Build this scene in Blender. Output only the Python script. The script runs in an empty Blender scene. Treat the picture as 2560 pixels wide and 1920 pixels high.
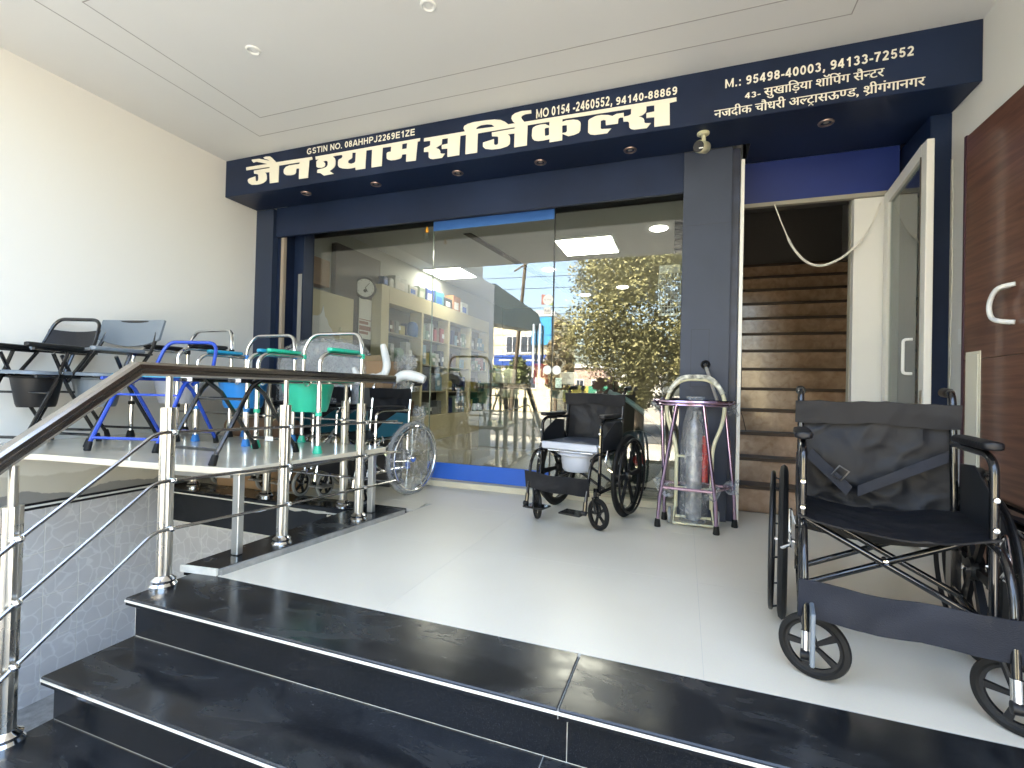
import bpy, bmesh, math, random
from math import sin, cos, pi, radians as RAD
from mathutils import Vector, Matrix
random.seed(7)
S = bpy.context.scene
COL = S.collection

# ------------------------------------------------------------------ camera
cam = bpy.data.cameras.new("camera"); co = bpy.data.objects.new("camera", cam); COL.objects.link(co)
cam.sensor_fit = 'HORIZONTAL'; cam.sensor_width = 36.0; cam.lens = 36.0 * 1194.0 / 2560.0
cam.clip_start = 0.03; cam.clip_end = 800
_y, _p, _r = RAD(19.85), RAD(.61), RAD(1.39)
_f = Vector((-sin(_y)*cos(_p), cos(_y)*cos(_p), sin(_p))); _rt = Vector((cos(_y), sin(_y), 0)); _up = _rt.cross(_f)
_rt, _up = cos(_r)*_rt + sin(_r)*_up, -sin(_r)*_rt + cos(_r)*_up
co.matrix_world = Matrix(((_rt.x, _up.x, -_f.x, 0), (_rt.y, _up.y, -_f.y, 0), (_rt.z, _up.z, -_f.z, .88), (0, 0, 0, 1)))
S.camera = co
# ------------------------------------------------------------------ sky and sun (sun high, behind and left of the shop)
SUN_EL, SUN_AZ = 56.0, -35.0          # azimuth clockwise from +Y
W = bpy.data.worlds.new("World"); S.world = W; W.use_nodes = True
nt = W.node_tree; bg = nt.nodes["Background"]
sky = nt.nodes.new("ShaderNodeTexSky"); sky.sky_type = 'NISHITA'; sky.sun_disc = False
sky.sun_elevation = RAD(SUN_EL); sky.sun_rotation = RAD(SUN_AZ); sky.dust_density = 3.0; sky.air_density = 1.0; sky.ozone_density = 1.0
nt.links.new(sky.outputs[0], bg.inputs[0]); bg.inputs[1].default_value = 0.15
sl = bpy.data.lights.new("sun", 'SUN'); sl.energy = 5.0; sl.angle = RAD(.53); sl.color = (1, .95, .88)
so = bpy.data.objects.new("sun", sl); COL.objects.link(so)
_d = Vector((sin(RAD(SUN_AZ))*cos(RAD(SUN_EL)), cos(RAD(SUN_AZ))*cos(RAD(SUN_EL)), sin(RAD(SUN_EL))))
so.rotation_euler = _d.to_track_quat('Z', 'Y').to_euler(); so.location = _d*60
S.view_settings.view_transform = 'Standard'; S.view_settings.look = 'None'; S.view_settings.gamma = 1
S.view_settings.use_curve_mapping = False; S.view_settings.use_white_balance = True; S.view_settings.white_balance_temperature = 7250; S.view_settings.white_balance_tint = 8; S.view_settings.exposure = 4.03
S.render.engine = 'CYCLES'
S.cycles.use_denoising = True; S.cycles.max_bounces = 12; S.cycles.diffuse_bounces = 5; S.cycles.glossy_bounces = 5
S.cycles.transparent_max_bounces = 24; S.cycles.transmission_bounces = 4; S.cycles.sample_clamp_indirect = 6
S.cycles.caustics_reflective = False; S.cycles.caustics_refractive = False

# ------------------------------------------------------------------ materials
MATS = {}
def mat(name, col, rough=.5, metal=0., spec=.5, vary=0., scale=6., bump=0., bscale=60., coat=0., emit=0., aniso=None):
    if name in MATS: return MATS[name]
    m = bpy.data.materials.new(name); m.use_nodes = True; n = m.node_tree.nodes; L = m.node_tree.links
    p = n["Principled BSDF"]; p.inputs["Base Color"].default_value = (*col, 1); p.inputs["Roughness"].default_value = rough
    p.inputs["Metallic"].default_value = metal; p.inputs["Specular IOR Level"].default_value = spec
    if coat: p.inputs["Coat Weight"].default_value = coat; p.inputs["Coat Roughness"].default_value = .06
    if emit: p.inputs["Emission Color"].default_value = (*col, 1); p.inputs["Emission Strength"].default_value = emit
    tc = n.new("ShaderNodeTexCoord")
    if vary:
        z = n.new("ShaderNodeTexNoise"); z.inputs["Scale"].default_value = scale; z.inputs["Detail"].default_value = 6
        L.new(tc.outputs["Object"], z.inputs["Vector"])
        r = n.new("ShaderNodeValToRGB"); r.color_ramp.elements[0].position = .3; r.color_ramp.elements[1].position = .7
        r.color_ramp.elements[0].color = tuple(c*(1-vary) for c in col) + (1,); r.color_ramp.elements[1].color = tuple(min(1, c*(1+vary)) for c in col) + (1,)
        L.new(z.outputs["Fac"], r.inputs["Fac"]); L.new(r.outputs[0], p.inputs["Base Color"])
        mr = n.new("ShaderNodeMapRange"); mr.inputs["To Min"].default_value = rough*.8; mr.inputs["To Max"].default_value = min(1, rough*1.25)
        L.new(z.outputs["Fac"], mr.inputs["Value"]); L.new(mr.outputs[0], p.inputs["Roughness"])
    if bump:
        z = n.new("ShaderNodeTexNoise"); z.inputs["Scale"].default_value = bscale; z.inputs["Detail"].default_value = 4
        L.new(tc.outputs["Object"], z.inputs["Vector"])
        b = n.new("ShaderNodeBump"); b.inputs["Strength"].default_value = bump; b.inputs["Distance"].default_value = .01
        L.new(z.outputs["Fac"], b.inputs["Height"]); L.new(b.outputs[0], p.inputs["Normal"])
    MATS[name] = m; return m

def nodes_of(m): return m.node_tree.nodes, m.node_tree.links, m.node_tree.nodes["Principled BSDF"]

wall_paint = mat("cream_wall_paint", (.71, .705, .675), .75, vary=.03, scale=1.2, bump=.12, bscale=220)
ceil_paint = mat("white_ceiling_paint", (.70, .70, .69), .7, vary=.02, scale=1.0, bump=.05, bscale=150)
groove_m = mat("ceiling_groove", (.36, .35, .34), .8)
navy = mat("navy_composite_panel", (.008, .017, .046), .42, spec=.3, vary=.28, scale=1.7, bump=.03, bscale=40)
navy_slate = mat("slate_blue_cladding", (.046, .058, .088), .5, spec=.3, vary=.12, scale=2.0, bump=.05, bscale=90)
royal = mat("royal_blue_paint", (.008, .024, .15), .45, vary=.15, scale=2.0)
bright_blue = mat("bright_blue_vinyl", (.02, .12, .55), .4, vary=.04, scale=4)
sky_blue = mat("pale_blue_vinyl", (.07, .22, .62), .4)
letter_m = mat("ivory_lettering", (.80, .77, .66), .5)
grout_white = mat("white_filler", (.62, .60, .54), .8, vary=.1, scale=30)
cement = mat("grey_cement", (.27, .26, .24), .9, vary=.25, scale=18, bump=.5, bscale=80)
steel = mat("polished_steel", (.60, .58, .53), .28, 1.0, vary=.06, scale=9)
steel_dark = mat("brushed_handrail_steel", (.36, .33, .30), .22, 1.0, vary=.1, scale=12)
chrome = mat("chrome_tube", (.80, .80, .80), .1, 1.0)
purple_chrome = mat("violet_tinted_chrome", (.46, .33, .46), .14, 1.0)
black_gloss = mat("black_enamel_tube", (.007, .007, .008), .15, coat=.5)
black_plastic = mat("black_plastic", (.008, .008, .009), .42, spec=.35)
rubber = mat("black_rubber", (.009, .009, .009), .65, spec=.3)
grey_rubber = mat("grey_rubber_tyre", (.28, .29, .29), .65)
grey_plastic = mat("grey_moulded_plastic", (.16, .19, .22), .32, coat=.2)
pale_plastic = mat("pale_grey_plastic", (.45, .48, .55), .4)
black_pad = mat("black_vinyl_pad", (.008, .008, .010), .42, spec=.35, bump=.15, bscale=70)
blue_tube = mat("blue_enamel_tube", (.012, .06, .42), .25, coat=.5)
cyan_plastic = mat("cyan_plastic", (.01, .30, .50), .3, coat=.2)
azure_plastic = mat("azure_bucket_plastic", (.01, .22, .62), .3, coat=.2)
green_plastic = mat("sea_green_plastic", (.01, .50, .33), .3, coat=.2)
teal_panel = mat("teal_side_guard", (.01, .10, .15), .35)
white_plastic = mat("white_plastic", (.75, .76, .74), .35)
cream_tube = mat("cream_enamel_tube", (.62, .60, .42), .35)
cream_lam = mat("cream_laminate", (.58, .50, .32), .45, vary=.05, scale=3)
dark_lam = mat("dark_brown_laminate", (.045, .034, .03), .5, vary=.15, scale=3)
cardboard = mat("brown_cardboard", (.33, .21, .12), .8, vary=.1, scale=8)
red_m = mat("red_plastic", (.5, .02, .02), .4)
paper = mat("printed_paper", (.72, .70, .66), .7)
table_top_m = mat("beige_table_stone", (.66, .59, .46), .18, vary=.07, scale=3, coat=.3)
pvc_white = mat("white_frame_profile", (.72, .71, .66), .35)
label_m = mat("silver_label", (.8, .8, .78), .4)
amber = mat("amber_bottle", (.75, .33, .02), .25)
lamp_on = mat("lit_ceiling_panel", (1.0, .98, .92), .4, emit=2.3)
lamp_off = mat("unlit_lamp_glass", (.35, .32, .28), .2)

def fabric_material():
    m = mat("black_nylon_fabric", (.006, .0065, .009), .55, spec=.35); n, L, p = nodes_of(m)
    tc = n.new("ShaderNodeTexCoord"); a = n.new("ShaderNodeTexNoise"); a.inputs["Scale"].default_value = 6; a.inputs["Detail"].default_value = 2
    a.inputs["Distortion"].default_value = .5
    w = n.new("ShaderNodeTexNoise"); w.inputs["Scale"].default_value = 500
    L.new(tc.outputs["Object"], a.inputs["Vector"]); L.new(tc.outputs["Object"], w.inputs["Vector"])
    b = n.new("ShaderNodeBump"); b.inputs["Strength"].default_value = .6; b.inputs["Distance"].default_value = .03
    b2 = n.new("ShaderNodeBump"); b2.inputs["Strength"].default_value = .25; b2.inputs["Distance"].default_value = .002
    L.new(a.outputs["Fac"], b.inputs["Height"]); L.new(w.outputs["Fac"], b2.inputs["Height"]); L.new(b.outputs[0], b2.inputs["Normal"]); L.new(b2.outputs[0], p.inputs["Normal"])
    return m
fabric = fabric_material()
strap_m = mat("navy_webbing", (.015, .018, .027), .6, spec=.3, vary=.25, scale=5, bump=.2, bscale=300)

def granite_material():
    m = mat("black_granite", (.012, .013, .014), .12); n, L, p = nodes_of(m)
    tc = n.new("ShaderNodeTexCoord")
    a = n.new("ShaderNodeTexNoise"); a.inputs["Scale"].default_value = 3.2; a.inputs["Detail"].default_value = 7; a.inputs["Roughness"].default_value = .62; a.inputs["Distortion"].default_value = .8
    mp = n.new("ShaderNodeMapping"); mp.inputs["Rotation"].default_value = (0, 0, .6); mp.inputs["Scale"].default_value = (1, 2.2, 1)
    L.new(tc.outputs["Object"], mp.inputs[0]); L.new(mp.outputs[0], a.inputs["Vector"])
    r = n.new("ShaderNodeValToRGB"); r.color_ramp.elements[0].position = .46; r.color_ramp.elements[0].color = (0.05, .05, .05, 1)
    r.color_ramp.elements[1].position = .95; r.color_ramp.elements[1].color = (1, 1, 1, 1); L.new(a.outputs["Fac"], r.inputs[0])
    sp = n.new("ShaderNodeTexNoise"); sp.inputs["Scale"].default_value = 380; L.new(tc.outputs["Object"], sp.inputs["Vector"])
    r2 = n.new("ShaderNodeValToRGB"); r2.color_ramp.elements[0].position = .62; r2.color_ramp.elements[1].position = .72
    r2.color_ramp.elements[0].color = (.008, .009, .011, 1); r2.color_ramp.elements[1].color = (.035, .037, .04, 1); L.new(sp.outputs["Fac"], r2.inputs[0])
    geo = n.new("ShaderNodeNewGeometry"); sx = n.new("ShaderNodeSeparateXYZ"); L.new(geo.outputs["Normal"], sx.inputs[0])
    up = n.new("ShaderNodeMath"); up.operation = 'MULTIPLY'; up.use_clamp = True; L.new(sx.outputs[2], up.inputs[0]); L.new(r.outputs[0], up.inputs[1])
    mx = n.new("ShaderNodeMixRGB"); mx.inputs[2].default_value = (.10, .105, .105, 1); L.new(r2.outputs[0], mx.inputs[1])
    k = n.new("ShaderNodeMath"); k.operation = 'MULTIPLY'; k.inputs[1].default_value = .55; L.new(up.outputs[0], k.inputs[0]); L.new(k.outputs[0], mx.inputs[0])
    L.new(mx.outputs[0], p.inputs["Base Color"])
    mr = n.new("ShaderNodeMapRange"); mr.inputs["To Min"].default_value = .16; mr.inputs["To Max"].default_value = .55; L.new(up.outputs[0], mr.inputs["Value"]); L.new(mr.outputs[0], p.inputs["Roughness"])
    return m
granite = granite_material()

def floor_material():
    m = mat("cream_vitrified_tile", (.58, .56, .50), .3, spec=.35); n, L, p = nodes_of(m)
    tc = n.new("ShaderNodeTexCoord")
    a = n.new("ShaderNodeTexNoise"); a.inputs["Scale"].default_value = 1.6; a.inputs["Detail"].default_value = 5
    f = n.new("ShaderNodeTexNoise"); f.inputs["Scale"].default_value = 240; f.inputs["Detail"].default_value = 2
    L.new(tc.outputs["Object"], a.inputs["Vector"]); L.new(tc.outputs["Object"], f.inputs["Vector"])
    r = n.new("ShaderNodeValToRGB"); r.color_ramp.elements[0].position = .3; r.color_ramp.elements[1].position = .7
    r.color_ramp.elements[0].color = (.74, .675, .55, 1); r.color_ramp.elements[1].color = (.79, .735, .62, 1)
    L.new(a.outputs["Fac"], r.inputs[0])
    mx = n.new("ShaderNodeMixRGB"); mx.blend_type = 'MULTIPLY'; mx.inputs[0].default_value = .12; L.new(r.outputs[0], mx.inputs[1]); L.new(f.outputs["Color"], mx.inputs[2])
    L.new(mx.outputs[0], p.inputs["Base Color"])
    mr = n.new("ShaderNodeMapRange"); mr.inputs["To Min"].default_value = .24; mr.inputs["To Max"].default_value = .42; L.new(a.outputs["Fac"], mr.inputs["Value"]); L.new(mr.outputs[0], p.inputs["Roughness"])
    return m
floor_tile = floor_material()

def pebble_tile_material():
    m = mat("grey_pebble_print_tile", (.5, .47, .45), .35); n, L, p = nodes_of(m)
    tc = n.new("ShaderNodeTexCoord"); mp = n.new("ShaderNodeMapping"); mp.inputs["Scale"].default_value = (10, 10, 9)
    dn = n.new("ShaderNodeTexNoise"); dn.inputs["Scale"].default_value = 9; dv = n.new("ShaderNodeVectorMath"); dv.operation = 'MULTIPLY_ADD'; dv.inputs[1].default_value = (.06, .06, .06)
    L.new(tc.outputs["Object"], dn.inputs["Vector"]); L.new(dn.outputs["Color"], dv.inputs[0]); L.new(tc.outputs["Object"], dv.inputs[2]); L.new(dv.outputs[0], mp.inputs[0])
    v = n.new("ShaderNodeTexVoronoi"); v.feature = 'DISTANCE_TO_EDGE'; v.inputs["Scale"].default_value = 1; v.inputs["Randomness"].default_value = .85; L.new(mp.outputs[0], v.inputs["Vector"])
    r = n.new("ShaderNodeValToRGB"); r.color_ramp.elements[0].position = .015; r.color_ramp.elements[1].position = .06
    r.color_ramp.elements[0].color = (.70, .68, .66, 1); r.color_ramp.elements[1].color = (.60, .575, .56, 1); L.new(v.outputs["Distance"], r.inputs[0])
    z = n.new("ShaderNodeTexNoise"); z.inputs["Scale"].default_value = 5; L.new(tc.outputs["Object"], z.inputs["Vector"])
    mx = n.new("ShaderNodeMixRGB"); mx.blend_type = 'MULTIPLY'; mx.inputs[0].default_value = .25; L.new(r.outputs[0], mx.inputs[1]); L.new(z.outputs["Fac"], mx.inputs[2])
    L.new(mx.outputs[0], p.inputs["Base Color"])
    b = n.new("ShaderNodeBump"); b.inputs["Strength"].default_value = .25; b.inputs["Distance"].default_value = .01; L.new(v.outputs["Distance"], b.inputs["Height"]); L.new(b.outputs[0], p.inputs["Normal"])
    return m
pebble = pebble_tile_material()

def wood_material(name, c1, c2, axis=(1, .12, 1.2), rough=.3):
    m = mat(name, c1, rough, coat=.25); n, L, p = nodes_of(m)
    tc = n.new("ShaderNodeTexCoord"); mp = n.new("ShaderNodeMapping"); mp.inputs["Scale"].default_value = axis; L.new(tc.outputs["Object"], mp.inputs[0])
    a = n.new("ShaderNodeTexNoise"); a.inputs["Scale"].default_value = 5; a.inputs["Detail"].default_value = 8; a.inputs["Distortion"].default_value = .6; L.new(mp.outputs[0], a.inputs["Vector"])
    r = n.new("ShaderNodeValToRGB"); r.color_ramp.elements[0].position = .35; r.color_ramp.elements[1].position = .65
    r.color_ramp.elements[0].color = (*c1, 1); r.color_ramp.elements[1].color = (*c2, 1); L.new(a.outputs["Fac"], r.inputs[0]); L.new(r.outputs[0], p.inputs["Base Color"])
    return m
brown_wood = wood_material("brown_wood_laminate", (.10, .044, .03), (.18, .085, .057), (1, .5, 9))
stair_stone = wood_material("polished_brown_stair_stone", (.32, .20, .125), (.45, .31, .21), (3, 3, 3), .2)

def glass_material(name, tint, refl0=.06, rough=0.0):
    m = bpy.data.materials.new(name); m.use_nodes = True; n = m.node_tree.nodes; L = m.node_tree.links; n.clear()
    o = n.new("ShaderNodeOutputMaterial"); t = n.new("ShaderNodeBsdfTransparent"); t.inputs[0].default_value = (*tint, 1)
    g = n.new("ShaderNodeBsdfGlossy"); g.inputs["Roughness"].default_value = rough
    lw = n.new("ShaderNodeLayerWeight"); lw.inputs[0].default_value = .5
    pw = n.new("ShaderNodeMath"); pw.operation = 'POWER'; pw.inputs[1].default_value = 4.0
    ml = n.new("ShaderNodeMath"); ml.operation = 'MULTIPLY_ADD'; ml.inputs[1].default_value = 1-refl0; ml.inputs[2].default_value = refl0; ml.use_clamp = True
    L.new(lw.outputs["Facing"], pw.inputs[0]); L.new(pw.outputs[0], ml.inputs[0])
    x = n.new("ShaderNodeMixShader"); L.new(ml.outputs[0], x.inputs[0]); L.new(t.outputs[0], x.inputs[1]); L.new(g.outputs[0], x.inputs[2]); L.new(x.outputs[0], o.inputs[0])
    MATS[name] = m; return m
shop_glass = glass_material("clear_shop_glass", (.84, .87, .86), .105)
door_glass = glass_material("grey_door_glass", (.6, .66, .66), .07)

def film_material(name="clear_plastic_film", base=.25):
    m = bpy.data.materials.new(name); m.use_nodes = True; n = m.node_tree.nodes; L = m.node_tree.links; n.clear()
    o = n.new("ShaderNodeOutputMaterial"); t = n.new("ShaderNodeBsdfTransparent"); t.inputs[0].default_value = (.93, .94, .95, 1)
    p = n.new("ShaderNodeBsdfPrincipled"); p.inputs["Base Color"].default_value = (.7, .72, .74, 1); p.inputs["Roughness"].default_value = .15
    tc = n.new("ShaderNodeTexCoord"); z = n.new("ShaderNodeTexNoise"); z.inputs["Scale"].default_value = 14; z.inputs["Detail"].default_value = 5; z.inputs["Distortion"].default_value = 2.0
    L.new(tc.outputs["Object"], z.inputs["Vector"])
    b = n.new("ShaderNodeBump"); b.inputs["Strength"].default_value = 1; b.inputs["Distance"].default_value = .06; L.new(z.outputs["Fac"], b.inputs["Height"]); L.new(b.outputs[0], p.inputs["Normal"])
    r = n.new("ShaderNodeMapRange"); r.inputs["From Min"].default_value = .4; r.inputs["From Max"].default_value = .75; r.inputs["To Min"].default_value = base*.5; r.inputs["To Max"].default_value = base*2.2
    L.new(z.outputs["Fac"], r.inputs["Value"])
    x = n.new("ShaderNodeMixShader"); L.new(r.outputs[0], x.inputs[0]); L.new(t.outputs[0], x.inputs[1]); L.new(p.outputs[0], x.inputs[2]); L.new(x.outputs[0], o.inputs[0])
    MATS[name] = m; return m
film = film_material(base=.22)
film_milky = film_material("milky_plastic_film", .26)

# ------------------------------------------------------------------ mesh helpers
class MB:
    def __init__(s): s.v = []; s.f = []; s.sm = []
    def add(s, vs, fs, smooth=False):
        k = len(s.v); s.v += [tuple(v) for v in vs]; s.f += [tuple(i+k for i in f) for f in fs]; s.sm += [smooth]*len(fs); return s
    def box(s, x0, x1, y0, y1, z0, z1):
        v = [(x, y, z) for z in (z0, z1) for y in (y0, y1) for x in (x0, x1)]
        return s.add(v, [(0, 2, 3, 1), (4, 5, 7, 6), (0, 1, 5, 4), (2, 6, 7, 3), (0, 4, 6, 2), (1, 3, 7, 5)])
    def rbox(s, x0, x1, y0, y1, z0, z1, b=.01):
        """box with chamfered edges"""
        def pts(dx, dy, dz): return [(x, y, z) for z in (z0+dz, z1-dz) for y in (y0+dy, y1-dy) for x in (x0+dx, x1-dx)]
        A, B, C = pts(0, b, b), pts(b, 0, b), pts(b, b, 0)
        bm = bmesh.new(); vv = [bm.verts.new(p) for p in A+B+C]
        bmesh.ops.convex_hull(bm, input=vv); bmesh.ops.dissolve_limit(bm, angle_limit=.01, verts=bm.verts, edges=bm.edges); bm.verts.ensure_lookup_table()
        for i, q in enumerate(bm.verts): q.index = i
        vs = [tuple(q.co) for q in bm.verts]; fs = [tuple(q.index for q in f.verts) for f in bm.faces]; bm.free()
        return s.add(vs, fs, False)
    def tube(s, path, r, n=8, closed=False, cap=True, flat=1.0):
        P = [Vector(p) for p in path]; m = len(P); rr = r if isinstance(r, (list, tuple)) else [r]*m
        T = []
        for i in range(m):
            a = P[i-1] if (i > 0 or closed) else P[i]; b = P[(i+1) % m] if (i < m-1 or closed) else P[i]
            t = (b-a); T.append(t.normalized() if t.length > 1e-9 else Vector((0, 0, 1)))
        u = T[0].orthogonal().normalized()
        vs = []
        for i in range(m):
            u = (u - T[i]*u.dot(T[i])); u = u.normalized() if u.length > 1e-6 else T[i].orthogonal().normalized()
            w = T[i].cross(u)
            for k in range(n):
                a = 2*pi*(k+.5)/n; vs.append(P[i]+(u*cos(a)+w*sin(a)*flat)*rr[i])
        fs = []
        for i in range(m if closed else m-1):
            j = (i+1) % m
            for k in range(n): l = (k+1) % n; fs.append((i*n+k, i*n+l, j*n+l, j*n+k))
        if cap and not closed: fs += [tuple(reversed(range(n))), tuple((m-1)*n+k for k in range(n))]
        return s.add(vs, fs, True)
    def lathe(s, prof, c=(0, 0, 0), axis=(0, 0, 1), n=24, sx=1., sy=1.):
        ax = Vector(axis).normalized(); q = ax.to_track_quat('Z', 'Y'); c = Vector(c); vs = []
        for r, h in prof:
            for k in range(n):
                a = 2*pi*k/n; vs.append(c + q @ Vector((r*cos(a)*sx, r*sin(a)*sy, h)))
        fs = [(i*n+k, i*n+(k+1) % n, (i+1)*n+(k+1) % n, (i+1)*n+k) for i in range(len(prof)-1) for k in range(n)]
        return s.add(vs, fs, True)
    def sheet(s, fn, nu, nv, th=0.):
        vs = [fn(i/nu, j/nv) for j in range(nv+1) for i in range(nu+1)]
        fs = [(j*(nu+1)+i, j*(nu+1)+i+1, (j+1)*(nu+1)+i+1, (j+1)*(nu+1)+i) for j in range(nv) for i in range(nu)]
        if th:
            N = []
            V = [Vector(v) for v in vs]
            for j in range(nv+1):
                for i in range(nu+1):
                    a = V[j*(nu+1)+min(i+1, nu)]-V[j*(nu+1)+max(i-1, 0)]; b = V[min(j+1, nv)*(nu+1)+i]-V[max(j-1, 0)*(nu+1)+i]
                    N.append(a.cross(b).normalized())
            k = len(V); vs = V+[V[i]-N[i]*th for i in range(k)]; fs2 = [tuple(reversed([q+k for q in f])) for f in fs]
            ring = [i for i in range(nu+1)]+[j*(nu+1)+nu for j in range(1, nv+1)]+[nv*(nu+1)+i for i in range(nu-1, -1, -1)]+[j*(nu+1) for j in range(nv-1, 0, -1)]
            e = [(ring[i], ring[i]+k, ring[(i+1) % len(ring)]+k, ring[(i+1) % len(ring)]) for i in range(len(ring))]
            fs = fs+fs2+e
        return s.add(vs, fs, True)
    def pad(s, x0, x1, y0, y1, z0, z1, n=14, m=10):
        """soft pad: rounded section lofted along y with rounded ends"""
        cx, cz, hx, hz = (x0+x1)/2, (z0+z1)/2, (x1-x0)/2, (z1-z0)/2; vs = []; e = lambda t, p: math.copysign(abs(t)**p, t)
        L = y1-y0; k_ = min(hx, L*.3)
        for j in range(m+1):
            a = pi*j/m; t = j/m; yy = y0+k_*(1-cos(min(a, pi/2))) if t < .5 else y1-k_*(1-cos(max(0, pi-a)))
            if t == .5: yy = (y0+y1)/2
            q = max(.02, sin(a) if abs(t-.5) > .01 else 1.)**.5 if t not in (.5,) else 1.
            for k in range(n): b = 2*pi*k/n; vs.append((cx+hx*q*e(cos(b), .7), yy, cz+hz*(.35+.65*q)*e(sin(b), .6)))
        fs = [(j*n+k, j*n+(k+1) % n, (j+1)*n+(k+1) % n, (j+1)*n+k) for j in range(m) for k in range(n)]+[tuple(range(n)), tuple(m*n+k for k in range(n))]
        return s.add(vs, fs, True)
    def prism(s, poly, a, b, plane='xz'):
        """closed outline extruded between two depths; plane xz (depth y), yz (depth x), xy (depth z)"""
        def P(p, d): return {'xz': (p[0], d, p[1]), 'yz': (d, p[0], p[1]), 'xy': (p[0], p[1], d)}[plane]
        n = len(poly); vs = [P(p, a) for p in poly]+[P(p, b) for p in poly]
        return s.add(vs, [tuple(range(n)), tuple(range(2*n-1, n-1, -1))]+[(i, (i+1) % n, (i+1) % n+n, i+n) for i in range(n)])
    def mesh(s, name, m):
        me = bpy.data.meshes.new(name); me.from_pydata(s.v, [], s.f)
        me.polygons.foreach_set("use_smooth", s.sm)
        bm = bmesh.new(); bm.from_mesh(me); bmesh.ops.recalc_face_normals(bm, faces=bm.faces); bm.to_mesh(me); bm.free()
        if any(s.sm):
            try: me.set_sharp_from_angle(angle=RAD(38))
            except Exception: pass
        if m: me.materials.append(m)
        return me
    def build(s, name, m, parent=None, **kw):
        o = bpy.data.objects.new(name, s.mesh(name, m)); COL.objects.link(o)
        if parent: o.parent = parent
        for k, v in kw.items(): o[k] = v
        return o

def tag(o, label=None, category=None, group=None, kind=None):
    if label: o["label"] = label
    if category: o["category"] = category
    if group: o["group"] = group
    if kind: o["kind"] = kind
    return o
def thing(name, label, category, loc=(0, 0, 0), rz=0., group=None):
    o = bpy.data.objects.new(name, None); COL.objects.link(o); o.location = loc; o.rotation_euler = (0, 0, rz)
    o.empty_display_size = .1
    return tag(o, label, category, group)
def struct(name): 
    o = bpy.data.objects.new(name, None); COL.objects.link(o); o["kind"] = "structure"; return o
def box(name, m, b, parent=None, **kw): return MB().box(*b).build(name, m, parent, **kw)
def rbox(name, m, b, parent=None, bev=.004, **kw): return MB().rbox(*b, bev).build(name, m, parent, **kw)
def tube(name, m, path, r, parent=None, n=10, **kw): return MB().tube(path, r, n).build(name, m, parent, **kw)
KIDS = {}
def copy_tree(o, parent=None):
    c = o.copy(); COL.objects.link(c); c.parent = parent
    for ch in [q for q in list(o.children)]: copy_tree(ch, c)
    return c
def arc(c, r, a0, a1, n, plane='yz'):
    out = []
    for i in range(n+1):
        a = RAD(a0+(a1-a0)*i/n); p, q = r*cos(a), r*sin(a)
        out.append({'yz': (c[0], c[1]+p, c[2]+q), 'xz': (c[0]+p, c[1], c[2]+q), 'xy': (c[0]+p, c[1]+q, c[2])}[plane])
    return out
def rounded(path, r=.04, n=5):
    """polyline with rounded corners"""
    P = [Vector(p) for p in path]; out = [P[0]]
    for i in range(1, len(P)-1):
        a, b, c = P[i-1], P[i], P[i+1]; u = (a-b); w = (c-b); d = min(r, u.length*.48, w.length*.48)
        p0 = b+u.normalized()*d; p1 = b+w.normalized()*d
        for k in range(n+1):
            t = k/n; out.append(p0*(1-t)**2+b*2*t*(1-t)+p1*t*t)
    out.append(P[-1]); return out
# =================================================================== THE SETTING
WL, WR = -4.06, 1.48
XL = WL+.002            # inner faces of the side walls
ZC = 2.94                      # porch ceiling
YG = 3.88                      # shop glass
ZG = -.68                      # street level

def ground_mat():
    m = mat("dusty_ground", (.26, .24, .20), .95, vary=.15, scale=1.5, bump=.3, bscale=30); return m
gm = ground_mat()
g_ = MB(); zg = ZG-.02
for x0, x1, y0, y1 in ((-250, 250, -250, -.62), (-250, -4.32, -.62, 3.0), (-2.06, 250, -.62, 3.0), (-250, 250, 3.0, 250)): g_.add([(x0, y0, zg), (x1, y0, zg), (x1, y1, zg), (x0, y1, zg)], [(0, 1, 2, 3)])
g_.build("ground", gm, kind="structure")
MB().box(-120, 120, -16.5, -7.5, ZG-.02, ZG+.012).build("road", mat("asphalt_road", (.055, .054, .052), .9, vary=.2, scale=3, bump=.3, bscale=60), kind="structure")
MB().box(-120, 120, -5.2, -.63, ZG-.02, ZG+.06).build("forecourt_pavement", mat("pale_paving", (.33, .32, .29), .9, vary=.1, scale=2), kind="structure")

# ---- porch floor: large tiles with hairline joints
fl = struct("porch_floor")
MB().box(-1.8, WR, 1.58, 3.95, -.04, -.0006).build("bedding", mat("light_tile_grout", (.52, .50, .45), .6), fl)
def poly_tile(poly, parent, m, z0=-.02, z1=0., name="tile"): return MB().prism(poly, z0, z1, 'xy').build(name, m, parent)
xs = [-2.3, -1.1, -.226+.3, 1.28, WR]; ys = [1.6, 2.4, 3.2, 4.0]
def clip_left(poly):      # keep what lies right of the skewed kerb line
    A, B = Vector((-1.975, 1.6)), Vector((-1.806, 2.9)); out = []
    d = lambda p: (B-A).x*(p[1]-A.y)-(B-A).y*(p[0]-A.x)
    n = len(poly)
    for i in range(n):
        p, q = poly[i], poly[(i+1) % n]; dp, dq = d(p), d(q)
        if dp <= 0: out.append(p)
        if (dp <= 0) != (dq <= 0): t = dp/(dp-dq); out.append((p[0]+(q[0]-p[0])*t, p[1]+(q[1]-p[1])*t))
    return out
for i in range(len(xs)-1):
    for j in range(3):
        g = .0006; poly = [(xs[i]+g, ys[j]+g), (xs[i+1]-g, ys[j]+g), (xs[i+1]-g, ys[j+1]-g), (xs[i]+g, ys[j+1]-g)]
        if j < 2: poly = clip_left([p if p[1] < 2.9 else (p[0], 2.9 if j == 2 else p[1]) for p in poly])
        if len(poly) > 2: poly_tile(poly, fl, floor_tile, z1=.0)
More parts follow.
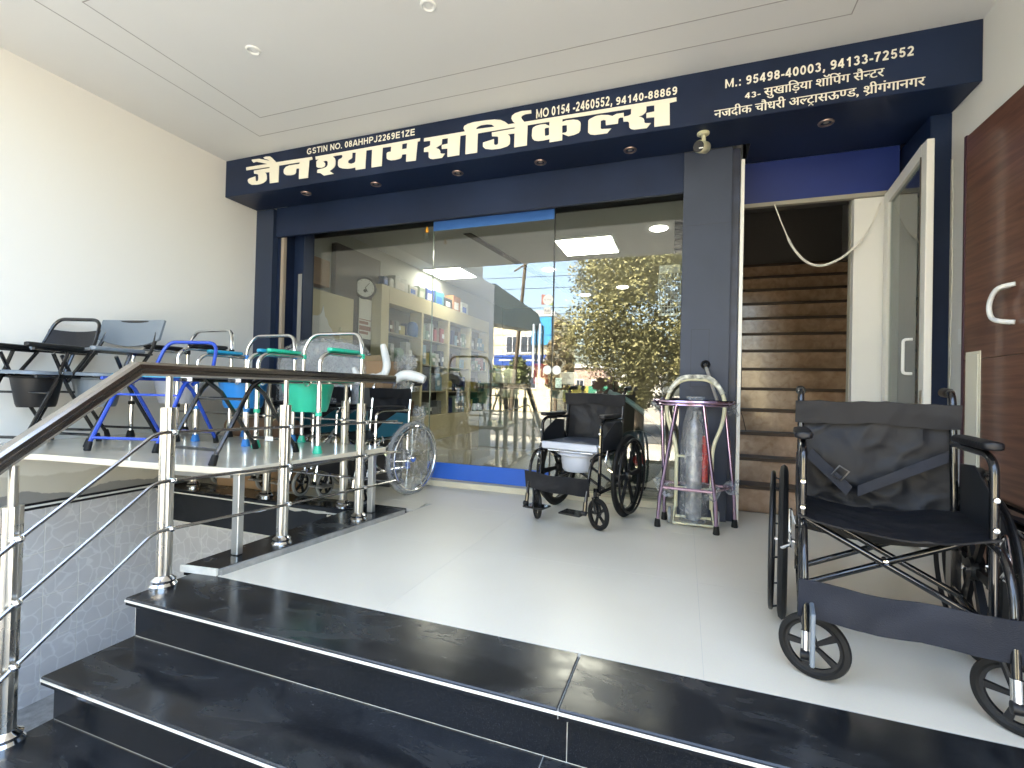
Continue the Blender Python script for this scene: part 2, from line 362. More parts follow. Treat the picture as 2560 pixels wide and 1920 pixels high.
for x in (-3.5, -2.9):
    poly_tile([(x-.6+.0008, 3.0), (x-.0008, 3.0), (x-.0008, 3.95), (x-.6+.0008, 3.95)], fl, floor_tile)
poly_tile([(-2.9+.0008, 3.0), (-2.302, 3.0), (-2.302, 3.95), (-2.9+.0008, 3.95)], fl, floor_tile)
poly_tile([(-2.3, 3.0), (-1.79, 3.0), (-1.83, 3.199), (-2.3, 3.199)], fl, floor_tile, z1=-.0015)
# black granite strip along the edge of the sunken light well
poly_tile([(WL, 2.72), (-1.99, 2.80), (-1.80, 2.89), (-1.87, 2.998), (WL, 2.998)], fl, granite, -.03, .003, "granite_slab")
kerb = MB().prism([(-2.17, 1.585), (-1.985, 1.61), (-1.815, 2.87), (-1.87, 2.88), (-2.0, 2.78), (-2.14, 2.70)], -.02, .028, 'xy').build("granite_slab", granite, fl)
MB().prism([(-1.985, 1.61), (-1.962, 1.61), (-1.798, 2.868), (-1.815, 2.87)], -.01, .026, 'xy').build("cement_edge", cement, fl)
MB().prism([(-2.176, 1.570), (-1.978, 1.595), (-1.978, 1.606), (-2.176, 1.582)], .0, .031, 'xy').build("filler_edge", grout_white, fl)

# ---- front steps: three treads of black granite with pale nosing lines
st = struct("front_steps")
SL = -2.11
def tread(y0, y1, z, x0, x1):
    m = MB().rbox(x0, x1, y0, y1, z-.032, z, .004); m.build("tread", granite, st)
for k, (yn, yb, z, joints) in enumerate([(1.30, 1.60, 0., (-.312, 1.9)), (1.035, 1.345, -.17, (-.36, 1.9)), (.76, 1.08, -.34, (-1.5, .3, 2.1)), (.48, .80, -.51, (-.9, .6, 2.4))]):
    x = SL-.0
    for jx in joints:
        tread(yn, yb, z, x+.0012, min(jx, 3.2)-.0012); x = jx
    MB().box(SL+.002, 3.2, yn-.0018, yn+.004, z-.0165, z-.0075).build("nosing_line", grout_white, st)
    for jx in joints: MB().box(jx-.0011, jx+.0011, yn+.003, yb-.002, z-.03, z-.0007).build("joint_filler", mat("grey_joint_filler", (.30, .30, .29), .8), st)
    # riser under this tread
    x = SL+.012; zb = z-.17
    for jx in (joints[0]+.02, 1.2, 3.2):
        if jx > x: MB().box(x+.0015, jx-.0015, yn+.035, yn+.055, zb+.005, z-.033).build("riser", granite, st); x = jx
    MB().box(SL+.012, 3.2, yn+.038, yn+.06, zb+.0005, z-.034).build("mortar", grout_white, st)
MB().box(SL+.03, 3.2, 1.36, 1.62, -1.3, -.035).build("step_core", cement, st)
MB().box(SL+.03, 3.2, 1.09, 1.36, -1.3, -.205).build("step_core", cement, st)
MB().box(SL+.03, 3.2, .82, 1.09, -1.3, -.375).build("step_core", cement, st)
MB().box(SL+.03, 3.2, .54, .82, -1.3, -.545).build("step_core", cement, st)
MB().box(SL+.004, SL+.012, 1.34, 1.352, -.168, -.034).build("filler_edge", grout_white, st)
tag(MB().add([(-1.475, 1.075-.0, -.41), (-1.44, 1.075, -.40), (-1.45, 1.075, -.46), (-1.43, 1.075, -.505), (-1.475, 1.075, -.508), (-1.485, 1.075, -.45)], [(0, 1, 2, 3, 4, 5)]).build("mortar_patch", grout_white, st), None)

# ---- sunken light well on the left, clad with pebble print tiles
wl = struct("light_well")
MB().box(WL-.1, SL+.03, -.7, 2.9, -1.35, -1.30).build("well_floor", cement, wl)
MB().box(WL-.14, WL-.012, -2.2, 3.0, -1.4, .0).build("backing_wall", cement, wl)
MB().box(WL, -1.8, 2.885, 2.99, -1.4, -.02).build("backing_wall", cement, wl)
MB().box(SL+.03, SL+.05, 1.6, 2.9, -1.4, -.02).build("backing_wall", cement, wl)
ty = [2.86, 2.655, 2.42, 2.19, 1.99, 1.78, 1.57, 1.36, 1.15, .94, .73, .5]
tz = [.0, -.30, -.60, -.90, -1.2, -1.31]
_tile_mesh = {}
for j in range(len(tz)-1):
    for i in range(len(ty)-1):
        y1, y0 = ty[i], ty[i+1]
        MB().rbox(WL-.012, WL, y0+.0024, y1-.0024, tz[j+1]+.0024, tz[j]-.0024, .0012).build("tile", pebble, wl)
MB().box(WL-.0125, WL-.002, .5, 2.86, -1.31, 0).build("grout", grout_white, wl)
bx = [WL, -3.72, -3.35, -3.0, -2.66, -2.34, SL+.03]
for j in range(1, len(tz)-1):
    for i in range(len(bx)-1):
        MB().rbox(bx[i]+.0024, bx[i+1]-.0024, 2.86, 2.872, tz[j+1]+.0016, tz[j]-.0016 - (.012 if j == 1 else 0), .0012).build("tile", pebble, wl)
MB().box(WL, SL+.03, 2.862, 2.8735, -1.31, -.30).build("grout", grout_white, wl)
for x0, x1 in ((-4.06, -3.35), (-3.35, -2.9), (-2.9, -2.42), (-2.42, -2.0)):
    MB().box(x0+.001, x1-.001, 2.85, 2.868, -.295, -.034).build("riser", granite, wl)
MB().box(-4.06, -2.0, 2.852, 2.866, -.305, -.02).build("mortar", grout_white, wl)
MB().box(WL, -2.0, 2.712, 2.716, -.022, -.012).build("nosing_line", grout_white, wl)
mp = MB()
for (x0, z0, w, h) in ((-2.9, -.06, .14, .02), (-2.8, -.075, .12, .016), (-2.62, -.07, .17, .028), (-2.45, -.085, .04, .014), (-4.06, -.2, .016, .13)):
    mp.add([(x0, 2.848, z0), (x0+w*.45, 2.848, z0-.006), (x0+w, 2.848, z0+.003), (x0+w*.95, 2.848, z0+h), (x0+w*.4, 2.848, z0+h*.7), (x0+.01, 2.848, z0+h*1.1)], [(0, 1, 2, 3, 4, 5)])
mp.build("mortar_smear", grout_white, wl)

# ---- walls
def stained_wall_material():
    m = mat("stained_cream_plaster", (.71, .705, .675), .75, bump=.12, bscale=200); n, L, p = nodes_of(m)
    tc = n.new("ShaderNodeTexCoord"); s = n.new("ShaderNodeSeparateXYZ"); L.new(tc.outputs["Object"], s.inputs[0])
    z = n.new("ShaderNodeTexNoise"); z.inputs["Scale"].default_value = 2.2; z.inputs["Detail"].default_value = 8; L.new(tc.outputs["Object"], z.inputs["Vector"])
    a = n.new("ShaderNodeMath"); a.operation = 'MULTIPLY_ADD'; a.inputs[1].default_value = -.22; L.new(z.outputs["Fac"], a.inputs[0]); L.new(s.outputs[2], a.inputs[2])
    r = n.new("ShaderNodeValToRGB"); e = r.color_ramp.elements; r.color_ramp.interpolation = 'LINEAR'
    mr = n.new("ShaderNodeMapRange"); mr.inputs["From Min"].default_value = -.2; mr.inputs["From Max"].default_value = .4; L.new(a.outputs[0], mr.inputs["Value"]); L.new(mr.outputs[0], r.inputs[0])
    e[0].position = .0; e[0].color = (.25, .24, .22, 1); e[1].position = 1; e[1].color = (.71, .705, .675, 1)
    for q, c in ((.30, (.25, .24, .22)), (.31, (.56, .52, .43)), (.50, (.58, .55, .47)), (.52, (.71, .69, .62))):
        x = e.new(q); x.color = (*c, 1)
    L.new(r.outputs[0], p.inputs["Base Color"]); return m
wlft = thing("side_wall", "tall cream painted wall on the left behind the commode chairs, stained along its foot", "wall")
MB().box(WL-.22, WL, -2.2, 4.0, .046, 3.2).build("plaster", stained_wall_material(), wlft)
MB().box(WL-.2, WL+.005, -.3, 2.85, .030, .0455).build("black_border", mat("black_border_stone", (.01, .01, .012), .3), wlft)
MB().box(WL-.2, WL+.006, -.3, 2.85, .0165, .0295).build("white_border", pvc_white, wlft)
MB().box(WL-.2, WL+.005, -.3, 2.85, .0, .016).build("black_border", MATS["black_border_stone"], wlft)
wr = thing("side_wall", "cream painted wall on the right that carries the brown wooden door", "wall")
MB().box(WR, WR+.22, -.4, 4.3, -1.0, 3.2).build("plaster", wall_paint, wr)
gp = MB()
cz = [(random.uniform(-.012, .012), random.uniform(.004, .02)) for _ in range(60)]
pts = [(3.548+cz[i][0]*.6-.01, .02+2.3*i/59) for i in range(60)]
gp.prism(pts+[(3.56, 2.32), (3.56, .02)], WR-.004, WR+.002, 'yz').build("ragged_filler", grout_white, wr)

# ---- ceiling with two engraved rectangles
cl = struct("porch_ceiling")
MB().box(WL, WR, .42, 3.95, ZC, ZC+.25).build("ceiling_slab", ceil_paint, cl)
def groove_rect(x0, x1, y0, y1, w=.006):
    z0, z1 = ZC-.0012, ZC+.002
    MB().box(x0, x1, y1-w, y1, z0, z1).box(x0, x1, y0, y0+w, z0, z1).box(x0, x0+w, y0+w, y1-w, z0, z1).box(x1-w, x1, y0+w, y1-w, z0, z1).build("engraved_line", groove_m, cl)
groove_rect(-3.14, .57, 1.62, 2.79, .006); groove_rect(-3.38, .81, 1.38, 3.0, .006)
MB().box(WL-.3, WR+.3, .18, .42, 2.66, 3.2).build("front_beam", ceil_paint, cl) if False else None

# ---- unseen building mass added over porch and shop to block the sun
bd = thing("sun_block_storey", "unseen upper slab and parapet added above the porch to block the sun", "building")
MB().box(-4.6, 2.0, .42, 11.0, 3.2, 3.55).build("sun_block_slab", wall_paint, bd)
MB().box(-4.6, 2.0, .35, .419, 2.94, 3.9).build("parapet", wall_paint, bd)

# ---- ceiling downlights
def downlight(x, y, z, label, group, ringm, r=.045, glow=None, deep=True):
    t = thing("recessed_downlight", label, "ceiling light", (x, y, z), 0, group)
    MB().lathe([(r*.72, .012), (r*.72, -.004), (r*.85, -.009), (r*1.05, -.006), (r*1.1, 0.)], n=28).build("trim_ring", ringm, t)
    MB().lathe([(0.0001, .0), (r*.3, -.001), (r*.5, .002), (r*.71, .006)], n=20).build("lamp_lens", glow or lamp_off, t)
    return t
downlight(-2.55, 2.20, ZC, "small white downlight in the porch ceiling above the left half of the sign", "white downlights in the porch ceiling", white_plastic, .04, white_plastic)
downlight(-1.34, 2.235, ZC, "small white downlight in the middle of the porch ceiling at the top edge", "white downlights in the porch ceiling", white_plastic, .04, white_plastic)

# =================================================================== SHOP FRONT
YS = 3.245
sg = thing("sign_board", "long dark navy sign box across the top of the shop front with ivory Hindi lettering", "shop sign")
MB().rbox(XL, WR-.002, YS+.001, 3.60, 2.6, ZC-.001, .003).build("sign_box", navy, sg)
MB().box(.40, WR-.002, 3.601, 3.955, 2.62, ZC-.001).build("sign_box_return", navy, sg)
MB().box(-.04, .12, YS-.0005, YS+.0008, 2.875, 2.925).build("blue_patch", mat("worn_blue_patch", (.01, .035, .14), .5), sg) if False else None
WORDS = [[[[-3.801, 2.845], [-3.547, 2.841], [-3.631, 2.867], [-3.685, 2.881], [-3.716, 2.877], [-3.738, 2.903], [-3.731, 2.906], [-3.649, 2.902], [-3.61, 2.891], [-3.521, 2.865], [-3.554, 2.883], [-3.582, 2.893], [-3.597, 2.906], [-3.567, 2.91], [-3.52, 2.905], [-3.5, 2.891], [-3.444, 2.842], [-3.049, 2.833], [-3.044, 2.811], [-3.076, 2.808], [-3.085, 2.658], [-3.184, 2.659], [-3.184, 2.751], [-3.21, 2.755], [-3.218, 2.749], [-3.219, 2.725], [-3.229, 2.71], [-3.247, 2.705], [-3.279, 2.705], [-3.327, 2.712], [-3.351, 2.726], [-3.357, 2.743], [-3.356, 2.76], [-3.35, 2.771], [-3.332, 2.786], [-3.293, 2.793], [-3.185, 2.791], [-3.18, 2.798], [-3.183, 2.806], [-3.413, 2.808], [-3.414, 2.661], [-3.514, 2.663], [-3.52, 2.765], [-3.572, 2.767], [-3.558, 2.755], [-3.552, 2.739], [-3.55, 2.709], [-3.558, 2.693], [-3.591, 2.676], [-3.629, 2.67], [-3.674, 2.67], [-3.73, 2.677], [-3.765, 2.696], [-3.776, 2.717], [-3.773, 2.731], [-3.755, 2.738], [-3.685, 2.748], [-3.681, 2.707], [-3.669, 2.7], [-3.653, 2.703], [-3.649, 2.722], [-3.652, 2.756], [-3.664, 2.766], [-3.703, 2.775], [-3.706, 2.802], [-3.524, 2.801], [-3.518, 2.806], [-3.522, 2.811], [-3.798, 2.817]]], [[[-3.01, 2.83], [-1.985, 2.829], [-1.989, 2.807], [-2.008, 2.806], [-2.019, 2.657], [-2.108, 2.661], [-2.107, 2.721], [-2.147, 2.724], [-2.151, 2.703], [-2.166, 2.693], [-2.213, 2.689], [-2.251, 2.692], [-2.28, 2.703], [-2.29, 2.714], [-2.291, 2.751], [-2.286, 2.759], [-2.277, 2.762], [-2.252, 2.762], [-2.249, 2.803], [-2.331, 2.806], [-2.335, 2.657], [-2.434, 2.659], [-2.432, 2.805], [-2.49, 2.807], [-2.495, 2.658], [-2.59, 2.659], [-2.592, 2.683], [-2.634, 2.679], [-2.675, 2.681], [-2.727, 2.691], [-2.756, 2.703], [-2.769, 2.718], [-2.771, 2.748], [-2.768, 2.765], [-2.758, 2.772], [-2.735, 2.777], [-2.726, 2.789], [-2.731, 2.802], [-2.741, 2.807], [-2.827, 2.807], [-2.806, 2.787], [-2.798, 2.765], [-2.798, 2.731], [-2.808, 2.713], [-2.831, 2.699], [-2.857, 2.687], [-2.812, 2.657], [-2.915, 2.655], [-2.956, 2.683], [-2.987, 2.688], [-2.984, 2.713], [-2.917, 2.718], [-2.89, 2.725], [-2.878, 2.739], [-2.877, 2.763], [-2.887, 2.777], [-2.911, 2.781], [-2.924, 2.774], [-2.919, 2.768], [-2.907, 2.763], [-2.904, 2.743], [-2.915, 2.731], [-2.944, 2.725], [-2.982, 2.732], [-2.996, 2.742], [-2.999, 2.784], [-2.984, 2.798], [-2.96, 2.805], [-3.006, 2.803]], [[-2.628, 2.809], [-2.592, 2.805], [-2.594, 2.732], [-2.603, 2.721], [-2.635, 2.716], [-2.661, 2.725], [-2.669, 2.734], [-2.667, 2.749], [-2.655, 2.755], [-2.634, 2.761], [-2.628, 2.771]], [[-2.148, 2.808], [-2.102, 2.809], [-2.105, 2.765], [-2.149, 2.765]]], [[[-1.949, 2.822], [-1.598, 2.819], [-1.61, 2.846], [-1.604, 2.862], [-1.575, 2.873], [-1.53, 2.878], [-1.424, 2.875], [-1.358, 2.869], [-1.311, 2.858], [-1.276, 2.839], [-1.248, 2.815], [-1.197, 2.814], [-1.214, 2.833], [-1.225, 2.855], [-1.22, 2.874], [-1.197, 2.888], [-1.147, 2.895], [-1.075, 2.889], [-1.073, 2.866], [-1.117, 2.868], [-1.142, 2.862], [-1.15, 2.852], [-1.144, 2.837], [-1.124, 2.812], [-0.085, 2.798], [-0.083, 2.773], [-0.126, 2.77], [-0.122, 2.624], [-0.219, 2.627], [-0.22, 2.692], [-0.271, 2.695], [-0.271, 2.727], [-0.221, 2.729], [-0.222, 2.772], [-0.272, 2.774], [-0.272, 2.743], [-0.28, 2.729], [-0.296, 2.719], [-0.322, 2.713], [-0.305, 2.706], [-0.29, 2.696], [-0.284, 2.682], [-0.283, 2.667], [-0.275, 2.661], [-0.241, 2.656], [-0.267, 2.627], [-0.346, 2.63], [-0.369, 2.638], [-0.38, 2.651], [-0.382, 2.683], [-0.39, 2.692], [-0.42, 2.695], [-0.422, 2.725], [-0.44, 2.728], [-0.453, 2.724], [-0.456, 2.689], [-0.537, 2.691], [-0.539, 2.726], [-0.554, 2.731], [-0.572, 2.728], [-0.572, 2.675], [-0.564, 2.668], [-0.5, 2.663], [-0.528, 2.634], [-0.613, 2.637], [-0.642, 2.645], [-0.658, 2.661], [-0.658, 2.742], [-0.648, 2.752], [-0.609, 2.765], [-0.571, 2.767], [-0.523, 2.758], [-0.494, 2.746], [-0.466, 2.756], [-0.419, 2.755], [-0.418, 2.729], [-0.388, 2.73], [-0.371, 2.737], [-0.37, 2.775], [-0.842, 2.784], [-0.842, 2.765], [-0.812, 2.77], [-0.763, 2.767], [-0.732, 2.759], [-0.715, 2.744], [-0.711, 2.731], [-0.712, 2.686], [-0.722, 2.67], [-0.755, 2.66], [-0.796, 2.657], [-0.84, 2.681], [-0.841, 2.635], [-0.932, 2.635], [-0.932, 2.658], [-0.98, 2.655], [-1.018, 2.657], [-1.045, 2.665], [-1.061, 2.682], [-1.065, 2.701], [-1.063, 2.745], [-1.058, 2.758], [-1.037, 2.768], [-1.005, 2.772], [-0.967, 2.77], [-0.936, 2.752], [-0.936, 2.782], [-1.099, 2.784], [-1.101, 2.638], [-1.198, 2.639], [-1.197, 2.741], [-1.252, 2.743], [-1.235, 2.729], [-1.231, 2.708], [-1.233, 2.669], [-1.254, 2.654], [-1.305, 2.646], [-1.374, 2.649], [-1.427, 2.662], [-1.446, 2.681], [-1.446, 2.711], [-1.359, 2.724], [-1.357, 2.686], [-1.347, 2.678], [-1.332, 2.678], [-1.324, 2.685], [-1.325, 2.731], [-1.333, 2.74], [-1.375, 2.748], [-1.377, 2.776], [-1.198, 2.776], [-1.198, 2.785], [-1.491, 2.788], [-1.493, 2.643], [-1.589, 2.645], [-1.588, 2.793], [-1.636, 2.792], [-1.641, 2.646], [-1.74, 2.646], [-1.742, 2.712], [-1.791, 2.715], [-1.793, 2.745], [-1.741, 2.748], [-1.741, 2.792], [-1.791, 2.792], [-1.794, 2.752], [-1.843, 2.731], [-1.815, 2.717], [-1.805, 2.701], [-1.804, 2.684], [-1.79, 2.678], [-1.763, 2.675], [-1.789, 2.646], [-1.869, 2.647], [-1.893, 2.655], [-1.904, 2.667], [-1.905, 2.703], [-1.914, 2.711], [-1.948, 2.714], [-1.947, 2.745], [-1.911, 2.751], [-1.894, 2.759], [-1.894, 2.795], [-1.951, 2.798]], [[-1.508, 2.821], [-1.357, 2.816], [-1.379, 2.835], [-1.419, 2.844], [-1.467, 2.845], [-1.498, 2.836]], [[-0.842, 2.737], [-0.835, 2.74], [-0.809, 2.737], [-0.807, 2.694], [-0.815, 2.686], [-0.841, 2.686]], [[-0.97, 2.738], [-0.964, 2.743], [-0.938, 2.742], [-0.936, 2.691], [-0.941, 2.685], [-0.964, 2.685], [-0.968, 2.691]]]]
def outline_mesh(rings, y0, th):
    cu = bpy.data.curves.new("outline", 'CURVE'); cu.dimensions = '2D'; cu.fill_mode = 'BOTH'; cu.extrude = th/2
    for r in rings:
        sp = cu.splines.new('POLY'); sp.points.add(len(r)-1); sp.use_cyclic_u = True
        for i, p in enumerate(r): sp.points[i].co = (p[0], p[1], 0, 1)
    o = bpy.data.objects.new("outline", cu); COL.objects.link(o); bpy.context.view_layer.update()
    me = bpy.data.meshes.new_from_object(o.evaluated_get(bpy.context.evaluated_depsgraph_get()))
    bpy.data.objects.remove(o); bpy.data.curves.remove(cu)
    me.transform(Matrix.Translation((0, y0-th/2, 0)) @ Matrix.Rotation(pi/2, 4, 'X'))
    return me
for rings in WORDS:
    me = outline_mesh(rings, YS+.0005, .005); me.name = "lettering"; me.materials.clear(); me.materials.append(letter_m)
    o = bpy.data.objects.new("lettering", me); COL.objects.link(o); o.parent = sg

# small text: set glyph by glyph so that Hindi clusters join under their head line
def text_bm(s, off=0.):
    cu = bpy.data.curves.new("t", 'FONT'); cu.body = s; cu.size = 1; cu.offset = off; cu.resolution_u = 3
    o = bpy.data.objects.new("t", cu); COL.objects.link(o); bpy.context.view_layer.update()
    me = bpy.data.meshes.new_from_object(o.evaluated_get(bpy.context.evaluated_depsgraph_get()))
    bpy.data.objects.remove(o); bpy.data.curves.remove(cu); bm = bmesh.new(); bm.from_mesh(me); bpy.data.meshes.remove(me)
    return bm
def xmax(bm): return max((v.co.x for v in bm.verts), default=.28)
_adv = {}
def advance(s):
    if s not in _adv:
        if all(ord(c) < 0x900 for c in s): b = text_bm(s+"|"); e = text_bm("|"); _adv[s] = xmax(b)-xmax(e)
        else: b = text_bm(s+"न"); e = text_bm("न"); _adv[s] = xmax(b)-xmax(e)
        b.free(); e.free()
    return _adv[s]
POS = {}
def set_line(tokens, off):
    V, F, x = [], [], 0.
    for tk in tokens:
        POS[tk] = x
        half = tk.startswith("½"); s = tk[1:] if half else tk
        if s == " ": x += .26; continue
        bm = text_bm(s, off); a = advance(s)
        if half:
            cut = a*.70 if s != "ल" else a*.74
            bmesh.ops.bisect_plane(bm, geom=bm.verts[:]+bm.edges[:]+bm.faces[:], plane_co=(cut, 0, 0), plane_no=(1, 0, 0), clear_outer=True); a = cut
        k = len(V); bm.verts.ensure_lookup_table()
        for i, v in enumerate(bm.verts): v.index = i
        V += [(v.co.x+x, v.co.y) for v in bm.verts]; F += [tuple(v.index+k for v in f.verts) for f in bm.faces]; bm.free(); x += a
    return V, F
def emit_line(V, F, x0, x1, zb, sz, parent, m, y, name, bold):
    X = max(v[0] for v in V); X0 = min(v[0] for v in V); sx = (x1-x0)/(X-X0); b = MB()
    for k in range(bold*2+1):
        dx = 0 if k == 0 else (.0016 if k % 2 else -.0016)*((k+1)//2); b.add([(x0+(v[0]-X0)*sx+dx, y-.00025*k-(v[2] if len(v) > 2 else 0), zb+v[1]*sz) for v in V], F)
    return b.build(name, m, parent)
def place_line(tokens, x0, x1, zb, h, parent, m=letter_m, y=YS-.0015, cap=.69, bold=0, name="lettering"):
    V, F = set_line(tokens, 0.); return emit_line(V, F, x0, x1, zb, h/cap, parent, m, y, name, bold)
# grotesque capitals and figures drawn as broad strokes on a cap height of 1
def EA(cx, cy, rx, ry, a0, a1, n=14): return [(cx+rx*cos(RAD(a0+(a1-a0)*i/n)), cy+ry*sin(RAD(a0+(a1-a0)*i/n))) for i in range(n+1)]
_six = [EA(.36, .31, .21, .215, 0, 360, 20), EA(.40, .5, .255, .405, 55, 185)]
GL = {'0': (.776, [EA(.37, .5, .22, .405, 0, 360, 22)]), '1': (.776, [[(.45, 0), (.45, 1)], [(.43, .9), (.33, .78), (.17, .71)]]),
 '2': (.776, [EA(.36, .70, .21, .205, 165, -30)+[(.38, .36), (.17, .12)], [(.07, .095), (.64, .095)]]), '3': (.776, [EA(.35, .715, .195, .19, 160, -88), EA(.35, .30, .22, .205, 88, -160)]),
 '4': (.776, [[(.50, 0), (.50, 1)], [(.47, .93), (.12, .34)], [(.05, .29), (.68, .29)]]), '5': (.776, [[(.62, .905), (.24, .905), (.18, .52)], EA(.37, .335, .21, .24, 150, -160)]),
 '6': (.776, _six), '7': (.776, [[(.06, .905), (.66, .905)], [(.60, .90), (.44, .62), (.33, .3), (.29, 0)]]), '8': (.776, [EA(.37, .72, .19, .185, 0, 360, 20), EA(.37, .295, .215, .2, 0, 360, 20)]),
 '9': (.776, [[(.74-x, 1-y) for x, y in q] for q in _six]), 'G': (1.08, [EA(.52, .5, .40, .41, 42, 318), [(.86, .44), (.86, .14)], [(.55, .42), (.95, .42)]]),
 'S': (.93, [EA(.45, .705, .26, .2, 20, 262), EA(.45, .295, .28, .2, 82, -160)]), 'T': (.85, [[(.02, .905), (.83, .905)], [(.425, 0), (.425, .9)]]), 'I': (.39, [[(.195, 0), (.195, 1)]]),
 'N': (1.0, [[(.19, 0), (.19, 1)], [(.81, 0), (.81, 1)], [(.19, .93), (.81, .07)]]), 'O': (1.08, [EA(.54, .5, .41, .41, 0, 360, 26)]), 'A': (1.0, [[(.10, 0), (.47, .98)], [(.53, .98), (.90, 0)], [(.24, .29), (.76, .29)]]),
 'H': (1.0, [[(.19, 0), (.19, 1)], [(.81, 0), (.81, 1)], [(.19, .52), (.81, .52)]]), 'P': (.93, [[(.19, 0), (.19, 1)], [(.19, .905), (.5, .905)]+EA(.5, .68, .26, .225, 85, -85)+[(.5, .455), (.19, .455)]]),
 'J': (.78, [[(.56, 1), (.56, .32)]+EA(.34, .31, .22, .215, 0, -170)]), 'E': (.93, [[(.19, 0), (.19, 1)], [(.19, .905), (.82, .905)], [(.19, .52), (.78, .52)], [(.19, .095), (.84, .095)]]),
 'Z': (.85, [[(.08, .905), (.75, .905)], [(.72, .87), (.12, .13)], [(.06, .095), (.79, .095)]]), 'M': (1.16, [[(.19, 0), (.19, 1)], [(.97, 0), (.97, 1)], [(.19, .95), (.58, .12), (.97, .95)]]),
 '.': (.39, [[(.195, 0), (.195, .2)]]), ':': (.46, [[(.23, 0), (.23, .2)], [(.23, .52), (.23, .72)]]), ',': (.39, [[(.21, .2), (.21, .02), (.13, -.17)]]), '-': (.46, [[(.05, .36), (.41, .36)]]), ' ': (.39, [])}
def block_line(txt, x0, x1, zb, h, parent, m=letter_m, y=YS-.0015, t=.19, name="lettering"):
    V, F, x = [], [], 0.
    for c in txt:
        adv, strokes = GL[c]
        for si_, P in enumerate(strokes):
            n = len(P); k = len(V); closed = n > 3 and abs(P[0][0]-P[-1][0])+abs(P[0][1]-P[-1][1]) < 1e-6
            for i in range(n):
                a = P[i-1] if i > 0 else (P[-2] if closed else P[i]); b = P[i+1] if i < n-1 else (P[1] if closed else P[i])
                u = Vector((b[0]-a[0], b[1]-a[1])).normalized(); q = Vector((-u.y, u.x))*t/2
                V += [(x+P[i][0]+q.x, P[i][1]+q.y, .0003*si_), (x+P[i][0]-q.x, P[i][1]-q.y, .0003*si_)]
            F += [(k+2*i, k+2*i+1, k+2*i+3, k+2*i+2) for i in range(n-1)]
        x += adv
    return emit_line(V, F, x0, x1, zb, h, parent, m, y, name, 0)
block_line("GSTIN NO. 08AHHPJ2269E1ZE", -3.106, -2.036, 2.861, .053, sg)
block_line("MO 0154 -2460552,", -1.036, -.498, 2.823, .066, sg)
block_line("94140-88869", -.472, -.081, 2.817, .054, sg)
block_line("M.: 95498-40003, 94133-72552", .205, 1.172, 2.802, .056, sg)
block_line("43-", .318, .405, 2.7145, .036, sg)
place_line(["सु", "खा", "ि", "ड़", "या", " ", "शॉ", "ि", "पं", "ग", " ", "सै", "½न", "ट", "र"], .425, 1.035, 2.713, .046, sg, bold=1, cap=.62)
ln = place_line(["न", "ज", "दी", "क", " ", "चौ", "ध", "री", " ", "अ", "½ल", "ट", "ा", "स", "ऊ", "½ण", "ड", ",", " ", "श", "ी", "गं", "गा", "न", "ग", "र"], .145, 1.225, 2.624, .047, sg, bold=1, cap=.62)
# the small r-stroke below the t of the third line
_k = (1.225-.145)/(POS["र"]+advance("र")); _x = .145+(POS["ट"]+advance("ट")*.55)*_k
MB().tube([(_x-.012, YS-.002, 2.609), (_x, YS-.002, 2.622), (_x+.012, YS-.002, 2.608)], .0028, 5).build("lettering", letter_m, sg)
_x = .145+(POS["श"]+advance("श")*.52)*_k
MB().tube([(_x-.014, YS-.002, 2.618), (_x+.010, YS-.002, 2.633)], .0030, 5).build("lettering", letter_m, sg)

for i, (x, y, nm) in enumerate([(-3.24, 3.39, "first unlit spot lamp in the sign underside, nearest the left wall"), (-2.51, 3.41, "second unlit spot lamp from the left in the sign underside"),
        (-1.74, 3.42, "unlit spot lamp in the sign underside above the left edge of the swinging door"), (-1.056, 3.44, "unlit spot lamp in the sign underside above the right edge of the swinging door"),
        (-.395, 3.45, "unlit spot lamp in the sign underside just left of the security camera"), (.805, 3.46, "rusty unlit spot lamp in the sign underside above the staircase doorway")]):
    downlight(x, y, 2.6, nm, "spot lamps under the sign", mat("dull_bronze_ring", (.30, .22, .20), .3, .9), .042)


fr = thing("shop_front_frame", "navy cladding, pillars and shutter box framing the glass shop front", "shop front")
MB().box(-3.80, -.034, 3.60, 3.625, 2.315, 2.599).build("shutter_box", navy, fr)
MB().box(-3.80, -.034, 3.73, 3.95, 2.43, 2.9).build("shutter_box_back", mat("dark_green_grey_rail", (.03, .038, .036), .5), fr)
MB().box(-3.7, -.036, 3.893, 3.91, 2.375, 2.44).build("top_rail", mat("dark_brown_rail", (.035, .028, .026), .5), fr)
MB().box(WL+.001, -3.84, 3.60, 3.95, .0, 2.599).build("left_pillar", mat("navy_pillar_panel", (.018, .03, .062), .42, vary=.1, scale=2, coat=.1), fr)
MB().box(-3.838, -3.76, 3.66, 3.95, .0, 2.599).build("pillar_return", navy, fr)
MB().box(-3.757, -3.722, 3.625, 3.66, .0, 2.54).build("shutter_guide", mat("dusty_beige_guide", (.30, .25, .20), .6), fr)
MB().box(-3.72, -3.60, 3.76, 3.90, .0, 2.43).build("left_jamb", navy, fr)
MB().box(-3.66, -3.615, 3.755, 3.7595, .05, 1.98).build("jamb_strip", mat("grey_reflective_strip", (.25, .25, .24), .3), fr)
pl_ = MB().rbox(-.033, .286, 3.60, 3.98, .0, 2.599, .003).build("pillar_cladding", navy_slate, fr)
MB().box(.04, .155, 3.5985, 3.5995, .93, 1.33).build("inspection_panel", navy_slate, fr)
for (a, b, c, d) in ((.038, .040, .93, 1.33), (.155, .157, .93, 1.33), (.038, .157, 1.33, 1.332), (.038, .157, .928, .93), (-.03, .284, 2.07, 2.0715)): MB().box(a, b, 3.5978, 3.5993, c, d).build("panel_joint", mat("thin_dark_joint", (.015, .02, .03), .6), fr)

